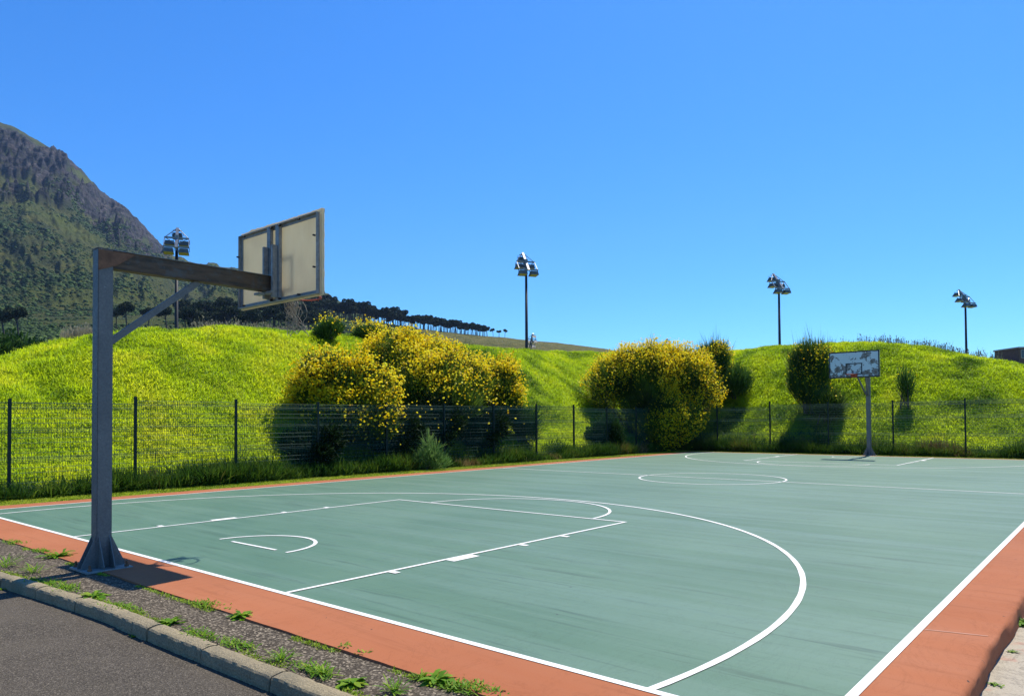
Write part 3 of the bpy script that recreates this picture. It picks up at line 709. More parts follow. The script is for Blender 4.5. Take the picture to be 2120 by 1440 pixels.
# tangled growth at the fence foot
def tangle(name, xf, n, hfun, label):
    X, Y, H = xf(n); dens = fbm(X * .8, Y * .8, None, 3, 51); k = rng.uniform(-.75, .55, n) < dens + .25; X, Y = X[k], Y[k]
    P = np.stack([X, Y, berm_h(X, Y)], 1)
    hm = hfun(X, Y)
    dry = fbm(X * .7, Y * .7, None, 3, 60)
    tn = .36 + .30 * fbm(X * 2.5, Y * 2.5, None, 3, 55) + .9 * np.clip(dry - .12, 0, 1)
    # height field scaling by splitting in three height classes
    out = []
    for lo, hi in ((0, .34), (.34, .52), (.52, 2)):
        s_ = (hm >= lo) & (hm < hi)
        if s_.sum(): out.append(tufts(P[s_], lo * .5 + .10, min(hi, .72), 7, .022, .75, tn[s_], .10))
    V = np.concatenate([o_[0] for o_ in out]); off = np.cumsum([0] + [len(o_[0]) for o_ in out[:-1]])
    F = np.concatenate([o_[1] + q for o_, q in zip(out, off)]); T = np.concatenate([o_[2] for o_ in out])
    tag(mesh_np(name, V, F, M['tangle'], tint=T), label, 'undergrowth', kind='stuff')
hf = lambda X, Y: .44 + .45 * fbm(X * .6, Y * .6, None, 3, 70)
tangle('undergrowth', lambda n: (FX + .45 - np.abs(rng.normal(0, .42, n)), rng.uniform(-5, 31, n), 0), 15000, hf, 'dark tangled green and brown growth along the foot of the left fence')
tangle('undergrowth', lambda n: (rng.uniform(-2.5, 17, n), FY - .35 + np.abs(rng.normal(0, .40, n)), 0), 9500, hf, 'dark tangled green and brown growth along the foot of the far fence')
# dry seed heads on the crest
def stems(name, cols, n, mat, hl, hh, label, dr=(8.5, 11.5)):
    P = []
    for _ in range(n):
        c0, c1 = cols[rng.integers(len(cols))]; x, y, z = col_pt(rng.uniform(c0, c1), rng.uniform(*dr)); P.append((x, y, z))
    P = np.array(P); V, F, T = tufts(P, hl, hh, 3, .020, .28, np.full(n, .5), .07)
    hd = V.reshape(-1, 5, 3)[:, 3]; k = len(V); m_ = len(hd)
    q = rng.normal(0, .022, (m_, 3, 3)) + hd[:, None]; q[:, 0, 2] += .06; q[:, 1, 2] -= .05
    V = np.concatenate([V, q.reshape(-1, 3)]); F = np.concatenate([F, k + np.arange(m_ * 3).reshape(-1, 3)]); T = np.concatenate([T, np.full(m_ * 3, .7)])
    tag(mesh_np(name, V, F, mat, tint=T), label, 'dry grass', kind='stuff')
stems('seed_grass', [(395, 640), (430, 600), (130, 200)], 700, M['dry'], .3, .62, 'pale dry seed grasses along the crest of the left bank', (10.5, 13.5))
stems('seed_grass', [(1690, 1960), (1780, 1960), (1950, 2080)], 260, M['shade_stem'], .25, .55, 'thin dark seed stems standing against the sky on the right bank crest', (9, 11))

# ------------------------------------------------------------------ bushes
def ell_points(lobes, n, shell=2.2, seed=0):
    vol = np.array([l[3] * l[4] * l[5] for l in lobes]); c = rng.choice(len(lobes), n, p=vol / vol.sum()); Lb = np.array(lobes)[c]
    v = rng.normal(0, 1, (n, 3)); v /= np.linalg.norm(v, axis=1)[:, None]
    r = rng.uniform(0, 1, n) ** (1 / shell)
    lump = 1 + .42 * fbm(v[:, 0] * 2.6 + Lb[:, 0] * 3, v[:, 1] * 2.6 + Lb[:, 1] * 3, v[:, 2] * 2.6, 4, seed, .6)
    P = Lb[:, :3] + v * Lb[:, 3:6] * (r * lump)[:, None]
    return P, v, r
def bush(name, label, loc, lobes, nst, nfl, mats, ln=(.25, .5), wd=.022, cat='bush', flow_bias=None, trunk=True, group=None, fsize=.046, upb=.9):
    t = empty(name, loc, 0, label, cat, group)
    P, v, r = ell_points(lobes, nst, 2.0, seed=len(bpy.data.objects))
    ok = P[:, 2] > -.1; P, v, r = P[ok], v[ok], r[ok]; n_ = len(P)
    dr = v * .8 + np.array([0, 0, upb]) + rng.normal(0, .3, (n_, 3)); dr /= np.linalg.norm(dr, axis=1)[:, None]
    L_ = (rng.uniform(*ln, n_) * np.where(rng.uniform(0, 1, n_) < .07, 1.9, 1.))[:, None]; tip = P + dr * L_
    sd_ = np.cross(dr, rng.normal(0, 1, (n_, 3))); sd_ /= np.linalg.norm(sd_, axis=1)[:, None] + 1e-9
    W2 = wd * rng.uniform(.5, 1.4, n_)[:, None] * .5
    mid = P * .45 + tip * .55 + rng.normal(0, .015, (n_, 3))
    V = np.stack([P - sd_ * W2 * .6, P + sd_ * W2 * .6, mid + sd_ * W2, tip, mid - sd_ * W2], 1).reshape(-1, 3)
    k = np.arange(n_) * 5
    F = np.concatenate([np.stack([k, k + 1, k + 2], 1), np.stack([k, k + 2, k + 4], 1), np.stack([k + 4, k + 2, k + 3], 1)])
    T = np.repeat(np.clip(.42 + rng.normal(0, .16, n_) + .35 * fbm(P[:, 0], P[:, 1], P[:, 2], 2, 77), 0, 1), 5)
    mesh_np('foliage', V, F, mats[0], t, tint=T)
    if nfl:
        P, v, r = ell_points(lobes, nfl * 3, 5.0, seed=len(bpy.data.objects) - 1)
        pr = np.clip((.25 + .75 * (v[:, 2] + .35)), .05, 1) if flow_bias is None else flow_bias(P, v)
        cl = fbm(P[:, 0] * 1.6, P[:, 1] * 1.6, P[:, 2] * 1.6, 3, 90)
        ok = (rng.uniform(0, 1, len(P)) < pr * np.clip(.72 + 3.0 * cl, .05, 1)) & (P[:, 2] > .1); P = P[ok][:nfl]; v = v[ok][:nfl]; n_ = len(P)
        P = P + v * rng.uniform(.14, .50, n_)[:, None] + np.array([0, 0, .12])
        # each flower: three crossed petals
        Vs = []
        for q in range(2):
            a = rng.normal(0, 1, (n_, 3)); a /= np.linalg.norm(a, axis=1)[:, None]; b2 = np.cross(a, rng.normal(0, 1, (n_, 3))); b2 /= np.linalg.norm(b2, axis=1)[:, None]
            s_ = fsize * rng.uniform(.6, 1.3, n_)[:, None]
            Vs.append(np.stack([P - a * s_, P + b2 * s_ * .8, P + a * s_ * .9, P - b2 * s_ * .7], 1))
        V = np.concatenate(Vs).reshape(-1, 3); F = np.arange(len(V)).reshape(-1, 4)
        T = np.tile(np.repeat(np.clip(rng.normal(.55, .25, n_), 0, 1), 4), 2)
        mesh_np('flowers', V, F, M['flower'], t, tint=T)
    if trunk:
        tb = MB(); L0 = np.array(lobes)
        for q in range(14 if trunk is True else trunk):
            l = L0[rng.integers(len(L0))]; v = rng.normal(0, .42, 3); e = l[:3] + v * l[3:6]; e[2] = max(e[2], .5)
            s0 = np.array([l[0] * .5 + rng.normal(0, .16), l[1] * .5 + rng.normal(0, .16), -.1])
            m1 = s0 * .5 + e * .5 + np.array([0, 0, -.1 * l[5]]); tb.tube([s0, m1, e], [.035, .025, .010], 6)
        tb.build('stems', M['woody'], t, smooth=True)
    return t
# sizes are metres; bush frame axes are world axes. vis(): place lobes by sideways offset (along the view's right) and depth
def lob(*ls):
    out = []
    for (sx, dp, z, rx, ry, rz) in ls: out.append((sx * rt.x + dp * fw.x, sx * rt.y + dp * fw.y, z, rx, ry, rz))
    return out
FB = 'flowering broom bushes on the grass bank'
def at(px, d): x, y, z = col_pt(px, d); return (x, y, z)
bm_ = (M['broom'],)
gm_ = (M['broom_green'],)
bush('broom_bush', 'rounded yellow flowering bush leaning over the fence, left end of the left cluster', at(700, 1.7), lob((-.1, .2, 1.75, 1.35, 1.2, .95), (-.85, .5, 1.45, .65, .7, .65), (.9, .2, 1.35, .85, .9, .95), (-.4, .2, 2.2, .8, .8, .5), (.1, -.3, .7, 1.25, .8, .8), (1.1, -.1, .5, .9, .8, .7)), 24000, 10000, bm_, group=FB, flow_bias=lambda P, v: np.clip((P[:, 2] - .2) * .8, .08, 1))
bush('broom_bush', 'broad yellow flowering bush at the top of the left cluster, higher up the bank', at(850, 4.6), lob((-.6, .6, 1.05, 1.5, 1.2, .85), (.8, .5, .75, 1.4, 1.1, .8), (1.9, .5, .45, 1.0, 1.0, .75), (-1.7, .8, .8, .9, .9, .7), (-.3, .3, 1.35, .8, .7, .55), (.2, -.6, .3, 1.6, 1.0, .8)), 20000, 11000, bm_, group=FB, flow_bias=lambda P, v: np.clip(P[:, 2] * .9, .15, 1))
bush('broom_bush', 'dark hollow flowering bush in the middle of the left cluster, above the fence', at(900, 2.4), lob((.1, .3, 1.45, 1.4, 1.1, .85), (1.1, .3, 1.2, 1.1, 1.0, .9), (-.9, .2, .9, 1.0, .9, .8), (.3, -.4, .5, 1.9, .8, .9), (.3, .2, 1.75, .7, .6, .5)), 24000, 8000, bm_, group=FB, flow_bias=lambda P, v: np.clip((P[:, 2] - .6) * .9, .04, 1))
bush('broom_bush', 'paler orange yellow flowering bush at the right end of the left cluster', at(1015, 2.0), lob((.1, .2, 1.75, 1.05, 1.0, 1.0), (.35, .1, 1.0, .9, .9, .95), (-.6, .5, 1.7, .8, .8, .8), (.65, .2, 1.9, .5, .5, .6), (-.6, -.1, .5, .8, .7, .7)), 19000, 7500, bm_, group=FB, flow_bias=lambda P, v: np.clip((P[:, 2] - .6) * .7, .03, 1))
bush('broom_bush', 'small upright dark green bush with few flowers, above the left flowering cluster', at(682, 7.2), lob((-.05, 0, .38, .40, .4, .38), (.22, 0, .50, .32, .4, .30), (-.3, 0, .28, .28, .4, .25)), 3600, 90, gm_, group=FB, ln=(.15, .32), trunk=6, upb=1.5)
bush('broom_bush', 'low green bush with scattered flowers on the skyline between cluster and pines', at(765, 8.0), lob((-.1, 0, .22, .62, .6, .32), (.45, 0, .18, .55, .5, .28)), 4500, 420, gm_, group=FB, ln=(.15, .35), trunk=6)
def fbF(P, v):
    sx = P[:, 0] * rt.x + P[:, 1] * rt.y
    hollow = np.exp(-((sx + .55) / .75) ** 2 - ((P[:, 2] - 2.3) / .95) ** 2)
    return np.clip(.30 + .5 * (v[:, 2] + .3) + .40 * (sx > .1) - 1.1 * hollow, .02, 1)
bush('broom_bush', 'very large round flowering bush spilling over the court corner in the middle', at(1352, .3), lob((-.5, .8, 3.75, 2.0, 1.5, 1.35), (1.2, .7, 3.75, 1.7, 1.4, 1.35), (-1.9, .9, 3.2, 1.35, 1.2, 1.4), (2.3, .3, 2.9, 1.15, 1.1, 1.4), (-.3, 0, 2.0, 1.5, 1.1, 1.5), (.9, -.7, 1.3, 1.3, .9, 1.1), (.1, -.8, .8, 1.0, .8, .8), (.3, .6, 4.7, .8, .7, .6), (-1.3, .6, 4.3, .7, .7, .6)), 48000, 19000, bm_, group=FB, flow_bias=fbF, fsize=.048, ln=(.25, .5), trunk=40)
bush('broom_bush', 'dark wispy topped flowering bush half hidden behind the very large round bush', at(1474, 3.6), lob((0, 0, 1.55, .95, .9, 1.2), (.25, 0, 2.1, .70, .7, .7), (0, 0, .8, .7, .7, .8)), 9500, 1900, gm_, group=FB, ln=(.35, .75), upb=1.8)
bush('shrub', 'soft green shrub without flowers, right of the very large round bush', at(1527, 3.6), lob((0, 0, .75, .65, .7, .75), (-.3, 0, .5, .55, .6, .6)), 5200, 20, gm_, cat='bush', ln=(.3, .6), trunk=6, upb=1.5)
bush('broom_bush', 'tall narrow dark bush with wispy top, left of the far backboard', at(1676, 2.6), lob((-.15, 0, 1.9, .6, .6, 1.2), (.45, 0, 2.0, .6, .6, 1.1), (-.4, 0, 1.2, .5, .5, .85), (.1, 0, .7, .5, .5, .7), (-.5, 0, 2.3, .35, .4, .6)), 12500, 1500, bm_, group=FB, ln=(.35, .85), upb=1.9)
bush('shrub', 'low dark bush under the left edge of the far backboard', at(1714, 2.0), lob((0, 0, .85, .55, .6, .65), (.25, 0, .7, .4, .5, .45)), 6000, 45, bm_, cat='bush', trunk=6)
bush('shrub', 'small thin young bush right of the far hoop post', at(1876, 3.2), lob((0, 0, .95, .34, .34, .65), (.05, 0, .45, .18, .2, .4)), 900, 14, gm_, cat='bush', ln=(.25, .5), upb=1.8, trunk=9)
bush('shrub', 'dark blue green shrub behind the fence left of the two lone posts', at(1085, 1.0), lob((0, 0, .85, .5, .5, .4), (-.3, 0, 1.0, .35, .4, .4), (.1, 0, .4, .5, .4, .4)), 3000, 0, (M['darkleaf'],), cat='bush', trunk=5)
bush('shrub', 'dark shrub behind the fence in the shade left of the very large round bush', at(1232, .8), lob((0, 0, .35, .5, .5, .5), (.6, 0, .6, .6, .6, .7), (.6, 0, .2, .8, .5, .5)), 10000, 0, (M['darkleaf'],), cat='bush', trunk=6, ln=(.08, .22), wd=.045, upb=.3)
M['painted_shade_leaf'] = leafmat('shrub_leaves_painted_shade', [(0, (.006, .016, .006)), (.6, (.018, .042, .012)), (1, (.05, .10, .02))], .15, .7)  # shade of the bushes above put into a darker leaf colour
bush('shrub', 'dark shrub behind the fence under the left end of the flowering cluster', at(612, .9), lob((.1, .2, .35, .9, .5, .45), (.8, .2, .55, .7, .5, .55), (.4, 0, .1, 1.0, .5, .4)), 9000, 12, (M['painted_shade_leaf'],), cat='bush', trunk=4, ln=(.08, .22), wd=.045, upb=.3)
for px, lb in ((790, 'added shrub with painted shade behind the fence, between the two left flowering bushes'), (880, 'added shrub with painted shade behind the fence, right behind the pale feathery plant'), (975, 'added shrub with painted shade behind the fence, under the right end of the left cluster')):
    bush('shrub', lb, at(px, 1.1), lob((-.5, .2, .7, 1.1, .5, .65), (.6, .2, .75, 1.1, .5, .65), (.2, .7, 1.0, 1.2, .6, .7), (0, 0, .2, 1.4, .5, .5)), 15000, 60, (M['painted_shade_leaf'],), cat='bush', trunk=4, ln=(.08, .22), wd=.045, upb=.3)  # added shrubs, their dark leaves fill in the shade under the cluster
# feathery pale plant in front of the fence
px_, py_ = -1.75, 13.0
t = bush('feathery_plant', 'feathery pale green plant growing on the court side of the left fence', (px_, py_, 0), lob((0, 0, .3, .38, .36, .32), (.0, 0, .75, .16, .16, .5), (.36, 0, .2, .36, .3, .22), (-.25, 0, .2, .3, .3, .22), (.22, 0, .6, .15, .15, .3)), 1500, 0, (M['pale'],), ln=(.12, .36), wd=.020, cat='plant', trunk=5, upb=1.0)
# dark evergreen shrubs behind the left end of the bank
for i, (px, dd, s_, lb) in enumerate([(-60, 34, 4.2, 'dark evergreen shrub behind the bank, cut by the left edge of the photo'), (20, 36, 3.9, 'dark evergreen shrub behind the bank, second from the left edge'), (75, 40, 3.6, 'dark evergreen shrub behind the bank at the end of the dark thicket'), (112, 43, 2.2, 'smaller dark evergreen shrub, rightmost of the dark thicket')]):
    x, y = ray_pt(px, dd); e0 = (871 - (680 + .28 * max(0, px)) ) / 1508.7 * dd + 1.6
    bush('evergreen_shrub', lb, (x, y, 1.2), lob((0, 0, e0 - 1.2 - s_ * .42, s_ * .55, s_ * .5, s_ * .42), (-.35 * s_, 0, e0 - 1.2 - s_ * .6, s_ * .4, s_ * .4, s_ * .38), (.3 * s_, 0, e0 - 1.2 - s_ * .62, s_ * .4, s_ * .4, s_ * .36)), 9000, 0, (M['darkleaf'],), ln=(.15, .35), wd=.10, cat='bush', group='dark evergreen shrubs behind the bank', upb=.3)

# ------------------------------------------------------------------ weeds in the asphalt strip
def weed(label, x, y, r_, kind, z=-.012, cat='weed'):
    V = []; F = []; T = []
    n_ = {'leafy': 46, 'patch': 190, 'tuft': 50, 'small': 22}[kind]
    for i in range(n_):
        a = random.uniform(0, 2 * math.pi)
        if kind == 'patch':
            ox, oy = random.gauss(0, r_ * .55), random.gauss(0, r_ * .20); ll = random.uniform(.03, .07); wv = .010; rise = random.uniform(.4, 1.2); curl = .2
        elif kind == 'tuft': ox, oy = random.gauss(0, r_ * .18), random.gauss(0, r_ * .15); ll = r_ * random.uniform(.5, 1.0); wv = .009; rise = random.uniform(.3, 1.5); curl = .3
        elif kind == 'small': ox, oy = random.gauss(0, r_ * .25), random.gauss(0, r_ * .2); ll = r_ * random.uniform(.3, .7); wv = .012; rise = random.uniform(.2, .9); curl = .25
        else: ox, oy = random.gauss(0, r_ * .08), random.gauss(0, r_ * .08); ll = r_ * random.uniform(.45, 1.0); wv = .034; rise = random.uniform(.25, 1.2); curl = .5
        d = np.array([math.cos(a), math.sin(a), rise]); d /= np.linalg.norm(d); sd_ = np.array([-math.sin(a), math.cos(a), random.uniform(-.3, .3)]); b0 = np.array([ox, oy, 0.])
        k = len(V); tt = min(1, max(0, random.gauss(.5, .18)))
        for u, wf in ((0, .25), (.3, .8), (.6, 1.), (.85, .7)):
            c_ = b0 + d * ll * u + np.array([0, 0, -curl * ll * u * u]); c_[2] = max(c_[2], .002); 
            tw = .85 + .3 * random.random()
            V.append(c_ - sd_ * wv * wf * tw * .5); V.append(c_ + sd_ * wv * wf * tw * .5)
        e = b0 + d * ll + np.array([0, 0, -curl * ll]); e[2] = max(e[2], .002); V.append(e)
        F += [(k, k + 1, k + 3, k + 2), (k + 2, k + 3, k + 5, k + 4), (k + 4, k + 5, k + 7, k + 6), (k + 6, k + 7, k + 8)]; T += [tt] * 9
    o = mesh_np('weed' if kind != 'patch' else 'grass_patch', V, F, M['weed'], tint=T); o.location = (x, y, z); o.rotation_euler = (0, 0, random.uniform(-.1, .1)); return tag(o, label, cat)
def gp(px, py, z=-.012):
    d = rt * ((px - 1060) / 1508.7357) + up_ * (-(py - 835.88) / 1508.7357) + fw; t_ = (z - CAM[2]) / d.z
    return CAM[0] + d.x * t_, CAM[1] + d.y * t_
WEEDS = [(30, 1123, .25, 'patch', 'grass patch at the left frame edge by the orange margin'), (122, 1152, .30, 'leafy', 'leafy weed on the orange margin edge left of the near hoop base'), (85, 1141, .18, 'patch', 'small grass patch at the orange edge, left of the leafy weed'),
 (14, 1172, .28, 'tuft', 'spreading weed beside the kerb at the left frame edge'), (70, 1185, .24, 'tuft', 'ragged weed beside the kerb left of the hoop base'), (100, 1207, .28, 'patch', 'low grass patch on the kerb left of the hoop shadow'),
 (197, 1235, .20, 'leafy', 'dark green leafy weed on the kerb in front of the hoop base'), (140, 1217, .26, 'patch', 'grass patch along the kerb between shadow and leafy weed'), (250, 1258, .24, 'patch', 'yellowish grass patch along the kerb right of the leafy weed'),
 (352, 1290, .17, 'leafy', 'broad leafy weed at the back of the kerb, middle of the strip'), (425, 1252, .20, 'patch', 'mossy grass patch at the orange edge right of the board shadow'), (470, 1262, .08, 'small', 'tiny weed at the right end of the mossy patch'),
 (502, 1276, .16, 'leafy', 'weed with one upright leaf at the orange edge'), (553, 1288, .06, 'small', 'tiny sprig on the asphalt near the orange edge'), (616, 1310, .05, 'small', 'single tiny green sprig at the orange edge'),
 (415, 1316, .22, 'patch', 'yellow green grass patch on the kerb, right of the broad leafy weed'), (490, 1336, .20, 'patch', 'long thin grass patch behind the kerb stones'), (580, 1366, .16, 'tuft', 'grass tuft at the kerb, first of the pair near the bottom'), (650, 1390, .20, 'patch', 'bright grass patch growing over the kerb near the bottom edge'), (672, 1396, .13, 'tuft', 'bright grass tuft at the right end of the kerb patch'), (730, 1416, .14, 'leafy', 'leafy weed beside the kerb near the bottom edge'),
 (715, 1340, .11, 'small', 'small green weed on the orange edge, left of two'), (750, 1354, .10, 'small', 'small green weed on the orange edge, right of two'), (815, 1432, .15, 'tuft', 'grass tuft cut by the bottom edge of the photo'),
 (905, 1410, .17, 'leafy', 'clump of weeds at the orange edge near the bottom'), (870, 1404, .10, 'tuft', 'pale grass tuft left of the clump of weeds at the bottom'), (985, 1425, .22, 'patch', 'yellow mossy patch at the orange edge, bottom of the photo'), (940, 1422, .16, 'patch', 'mossy patch between the clump and the yellow patch at the bottom')]
for px, py, r_, kd, lb in WEEDS:
    x, y = gp(px, py); weed(lb, x, y, r_, kd, cat='weed' if kd != 'patch' else 'grass patch', z=-.010 if y > float(kin(x)) else .004)
for px, py, r_, lb in [(10, 1218, .10, 'small weed in the gutter at the left frame edge'), (277, 1316, .07, 'small green weed in the gutter below the kerb'), (332, 1334, .06, 'tiny weed in the shaded gutter'), (508, 1402, .07, 'thin grass sprig in the gutter near the bottom')]:
    x, y = gp(px, py, -.10); weed(lb, x, y, r_, 'small', z=-.104)
for px, py, r_, lb in [(2108, 1290, .17, 'large weed at the foot of the right court edge'), (2080, 1347, .06, 'small round weed at the foot of the right court edge'), (2035, 1412, .08, 'dry sprig at the foot of the right court edge near the bottom')]:
    x, y = gp(px, py, -.15); weed(lb, max(x, 15.55), y, r_, 'leafy' if r_ > .1 else 'small', z=-.148)
# loose moss and grit along the strip edges
n_ = 2600; X = rng.uniform(4, 14.5, n_); Y = np.where(rng.uniform(0, 1, n_) < .45, -.70 - np.abs(rng.normal(0, .018, n_)), kin(X) + .01 + np.abs(rng.normal(0, .03, n_)))
k = fbm(X * 1.7, X * 0, None, 3, 99) > -.02; X, Y = X[k], Y[k]
V, F, T = tufts(np.stack([X, Y, np.full(len(X), .004)], 1), .008, .028, 4, .010, .8, np.full(len(X), .75), .018)
tag(mesh_np('moss', V, F, M['weed'], tint=T), 'thin moss and tiny grass along the edges of the asphalt strip', 'moss', kind='stuff')

# ------------------------------------------------------------------ mountain
azs = np.concatenate([np.arange(-4, 13.5, .4), np.arange(13.5, 38, .065), np.arange(38, 68, .16)])
MT = np.array([(-4, .33), (7.4, .361), (10.7, .353), (14.388, .34016), (14.956, .33856), (16.358, .32933), (18.198, .30998), (19.161, .29559), (20.144, .27615), (21.589, .26203), (22.708, .24242), (23.972, .21954), (24.693, .20619), (25.643, .20152), (29.207, .1955), (32.663, .18003), (35.099, .16769), (36.934, .15055), (39.861, .1189), (43.6, .093), (70, .02)])
HT = np.array([(-4, .112), (7.5, .113), (14.485, .11676), (19.902, .12729), (25.973, .13658), (31.28, .14197), (34.068, .14158), (36.21, .13722), (38.39, .13288), (42.094, .12529), (45.482, .11901), (49.28, .11356), (53.079, .10694), (56.846, .09661), (60.548, .08475), (65.918, .0618), (70, .03)])
RT = np.array([(-4, .26), (7.4, .262), (14.422, .2627), (15.987, .25627), (17.887, .24724), (20.743, .2248), (22.836, .21397), (24.224, .2073), (25.2, .215), (70, .5)])
H0, H1, R1 = 60., 560., 1700.
def terr(az, r):
    Em = np.interp(az, MT[:, 0], MT[:, 1]); Eh = np.interp(az, HT[:, 0], HT[:, 1])
    t = np.clip((r - H0) / (H1 - H0), 0, 1); Eh_ = Eh * (1 - (1 - t) ** 2.2)
    u = np.clip((r - H1) / (R1 - H1), 0, 1)
    E = np.where(r <= H1, Eh_, Eh + (Em - Eh) * np.where(Em > Eh, (.75 * u + .25 * np.sin(u * math.pi / 2)), u))
    return E, Em, Eh, u
rs = np.concatenate([np.linspace(H0, 240, 24), np.linspace(250, H1, 84), np.linspace(H1 + 3, R1, 330), np.linspace(R1 + 20, R1 + 700, 12)])
A, RR = np.meshgrid(azs, rs); E, Em, Eh, u = terr(A, RR)
Xw = CAM[0] - RR * np.cos(np.radians(A)); Yw = CAM[1] + RR * np.sin(np.radians(A))
rb = np.interp(A, RT[:, 0], RT[:, 1]) - .010 + .022 * fbm(A * .9, RR * .004, None, 4, 61)
rock = np.clip((E - rb) / .008 + .5, 0, 1) * (RR > H1)
# grassy ledges inside the rock and rocky spurs below it
led = fbm(A * .55 + E * 30, E * 90, None, 4, 63); rock = np.clip(rock * (1 - np.clip((led - .22) * 7, 0, .9)), 0, 1)
top = np.clip((E - (Em - .012)) / .01, 0, 1); rock = rock * (1 - top * (A < 18) * .8)
rock = rock - .9 * np.clip((A - 38) / 6, 0, 1) * (RR <= H1)
Zw = CAM[2] + RR * E
e_ = E * 57.3; ua = A * .82 + e_ * .57; ub = -A * .57 + e_ * .82
gul = 1 - np.abs(fbm(ua * .45, ub * .28, None, 5, 71, .55)) * 2.4
gul2 = 1 - np.abs(fbm(ua * 2.2, ub * 1.2, None, 5, 73, .6)) * 2.2
fade = np.clip((RR - H1) / 200, 0, 1) * np.clip((R1 + 20 - RR) / 160, .16, 1)
Zw = Zw + fade * (gul * 16 + gul2 * 2.5) + fade * np.clip(rock, 0, 1) * (gul2 * 14 + gul * 8)
strata = (Zw + 16 * fbm(A * .6, RR * .002, None, 3, 81) - .5 * (A - 14) * 9) / 24.
st_ = strata - np.floor(strata); Zw = Zw + fade * np.clip(rock, 0, 1) * 9 * (np.clip(st_ * 2.4 - .7, 0, 1) - st_)
hn = fbm(Xw * .02, Yw * .02, None, 5, 91); Zw = Zw + np.where(RR <= H1, 1.6, 3.0) * hn * np.clip((RR - 100) / 200, 0, 1)
Zw = np.where(RR > R1, CAM[2] + R1 * Em - (RR - R1) * .75, Zw); rgt = (A > 37) & (RR > H1); Zw = np.where(rgt & (Em < Eh), np.minimum(Zw, CAM[2] + H1 * Eh - (RR - H1) * .06), Zw)
Zw = np.maximum(Zw, -5) ; Zw[0] = -2
na = len(azs); nr = len(rs); jj, ii = np.meshgrid(np.arange(na - 1), np.arange(nr - 1)); ii = ii.ravel(); jj = jj.ravel()
F = np.stack([ii * na + jj, (ii + 1) * na + jj, (ii + 1) * na + jj + 1, ii * na + jj + 1], 1)
o = mesh_np('mountain', np.stack([Xw.ravel(), Yw.ravel(), Zw.ravel()], 1), F, M['mountain'], tint=rock.ravel(), smooth=True); struct(o)
def terr_z(az, r):
    """height of the mountain mesh (bilinear) at azimuth, range"""
    j = np.clip(np.searchsorted(azs, az) - 1, 0, na - 2); i = np.clip(np.searchsorted(rs, r) - 1, 0, nr - 2)
    fa = (az - azs[j]) / (azs[j + 1] - azs[j]); fr = (r - rs[i]) / (rs[i + 1] - rs[i])
    return (Zw[i, j] * (1 - fa) + Zw[i, j + 1] * fa) * (1 - fr) + (Zw[i + 1, j] * (1 - fa) + Zw[i + 1, j + 1] * fa) * fr
# scrub on the slopes: one mass of small clumps
ico_v = np.array([(0, 0, 1), (.89, 0, .45), (.28, .85, .45), (-.72, .53, .45), (-.72, -.53, .45), (.28, -.85, .45), (.72, .53, -.3), (-.28, .85, -.3), (-.89, 0, -.3), (-.28, -.85, -.3), (.72, -.53, -.3)])
ico_f = np.array([(0, 1, 2), (0, 2, 3), (0, 3, 4), (0, 4, 5), (0, 5, 1), (1, 6, 2), (2, 7, 3), (3, 8, 4), (4, 9, 5), (5, 10, 1), (2, 6, 7), (3, 7, 8), (4, 8, 9), (5, 9, 10), (1, 10, 6)])
n_ = 90000; az = rng.uniform(9, 42, n_); r = np.where(rng.uniform(0, 1, n_) < .4, rng.uniform(230, 600, n_), rng.uniform(560, 1500, n_))
Ee, Emm, Ehh, uu = terr(az, r); rbb = np.interp(az, RT[:, 0], RT[:, 1])
X = CAM[0] - r * np.cos(np.radians(az)); Y = CAM[1] + r * np.sin(np.radians(az))
dn = fbm(X * .012, Y * .012, None, 4, 123); kz = (Ee < rbb + .015) & (dn > rng.uniform(-.28, .36, n_)) & (r < 1450)
az, r, X, Y, dn = az[kz], r[kz], X[kz], Y[kz], dn[kz]; n_ = len(az); Z = terr_z(az, r)
sc = rng.uniform(.35, 1., n_) ** 1.5 * (.7 + r * .0016) * (1 + .8 * np.clip(dn, 0, 1))
cl_ = 4
V = []; 
Vv = []
for q in range(2):
    off = rng.normal(0, .6, (n_, 3)) * sc[:, None]; off[:, 2] = np.abs(off[:, 2]) * .2
    c0 = np.stack([X, Y, Z], 1) + off * (q > 0)
    vv = ico_v[None] * (sc * rng.uniform(.6, 1.1, n_))[:, None, None] * np.array([1, 1, .75]) * rng.uniform(.7, 1.25, (n_, 11, 1)); Vv.append(c0[:, None] + vv)
Vv = np.concatenate(Vv); m_ = len(Vv); F = (np.arange(m_)[:, None, None] * 11 + ico_f[None]).reshape(-1, 3)
T = np.repeat(np.clip(rng.normal(.4, .22, m_), 0, 1), 11)
tag(mesh_np('mountain_scrub', Vv.reshape(-1, 3), F, M['scrub'], tint=T), 'dark green scrub and bushes dotted over the mountain slopes', 'scrub', kind='stuff')

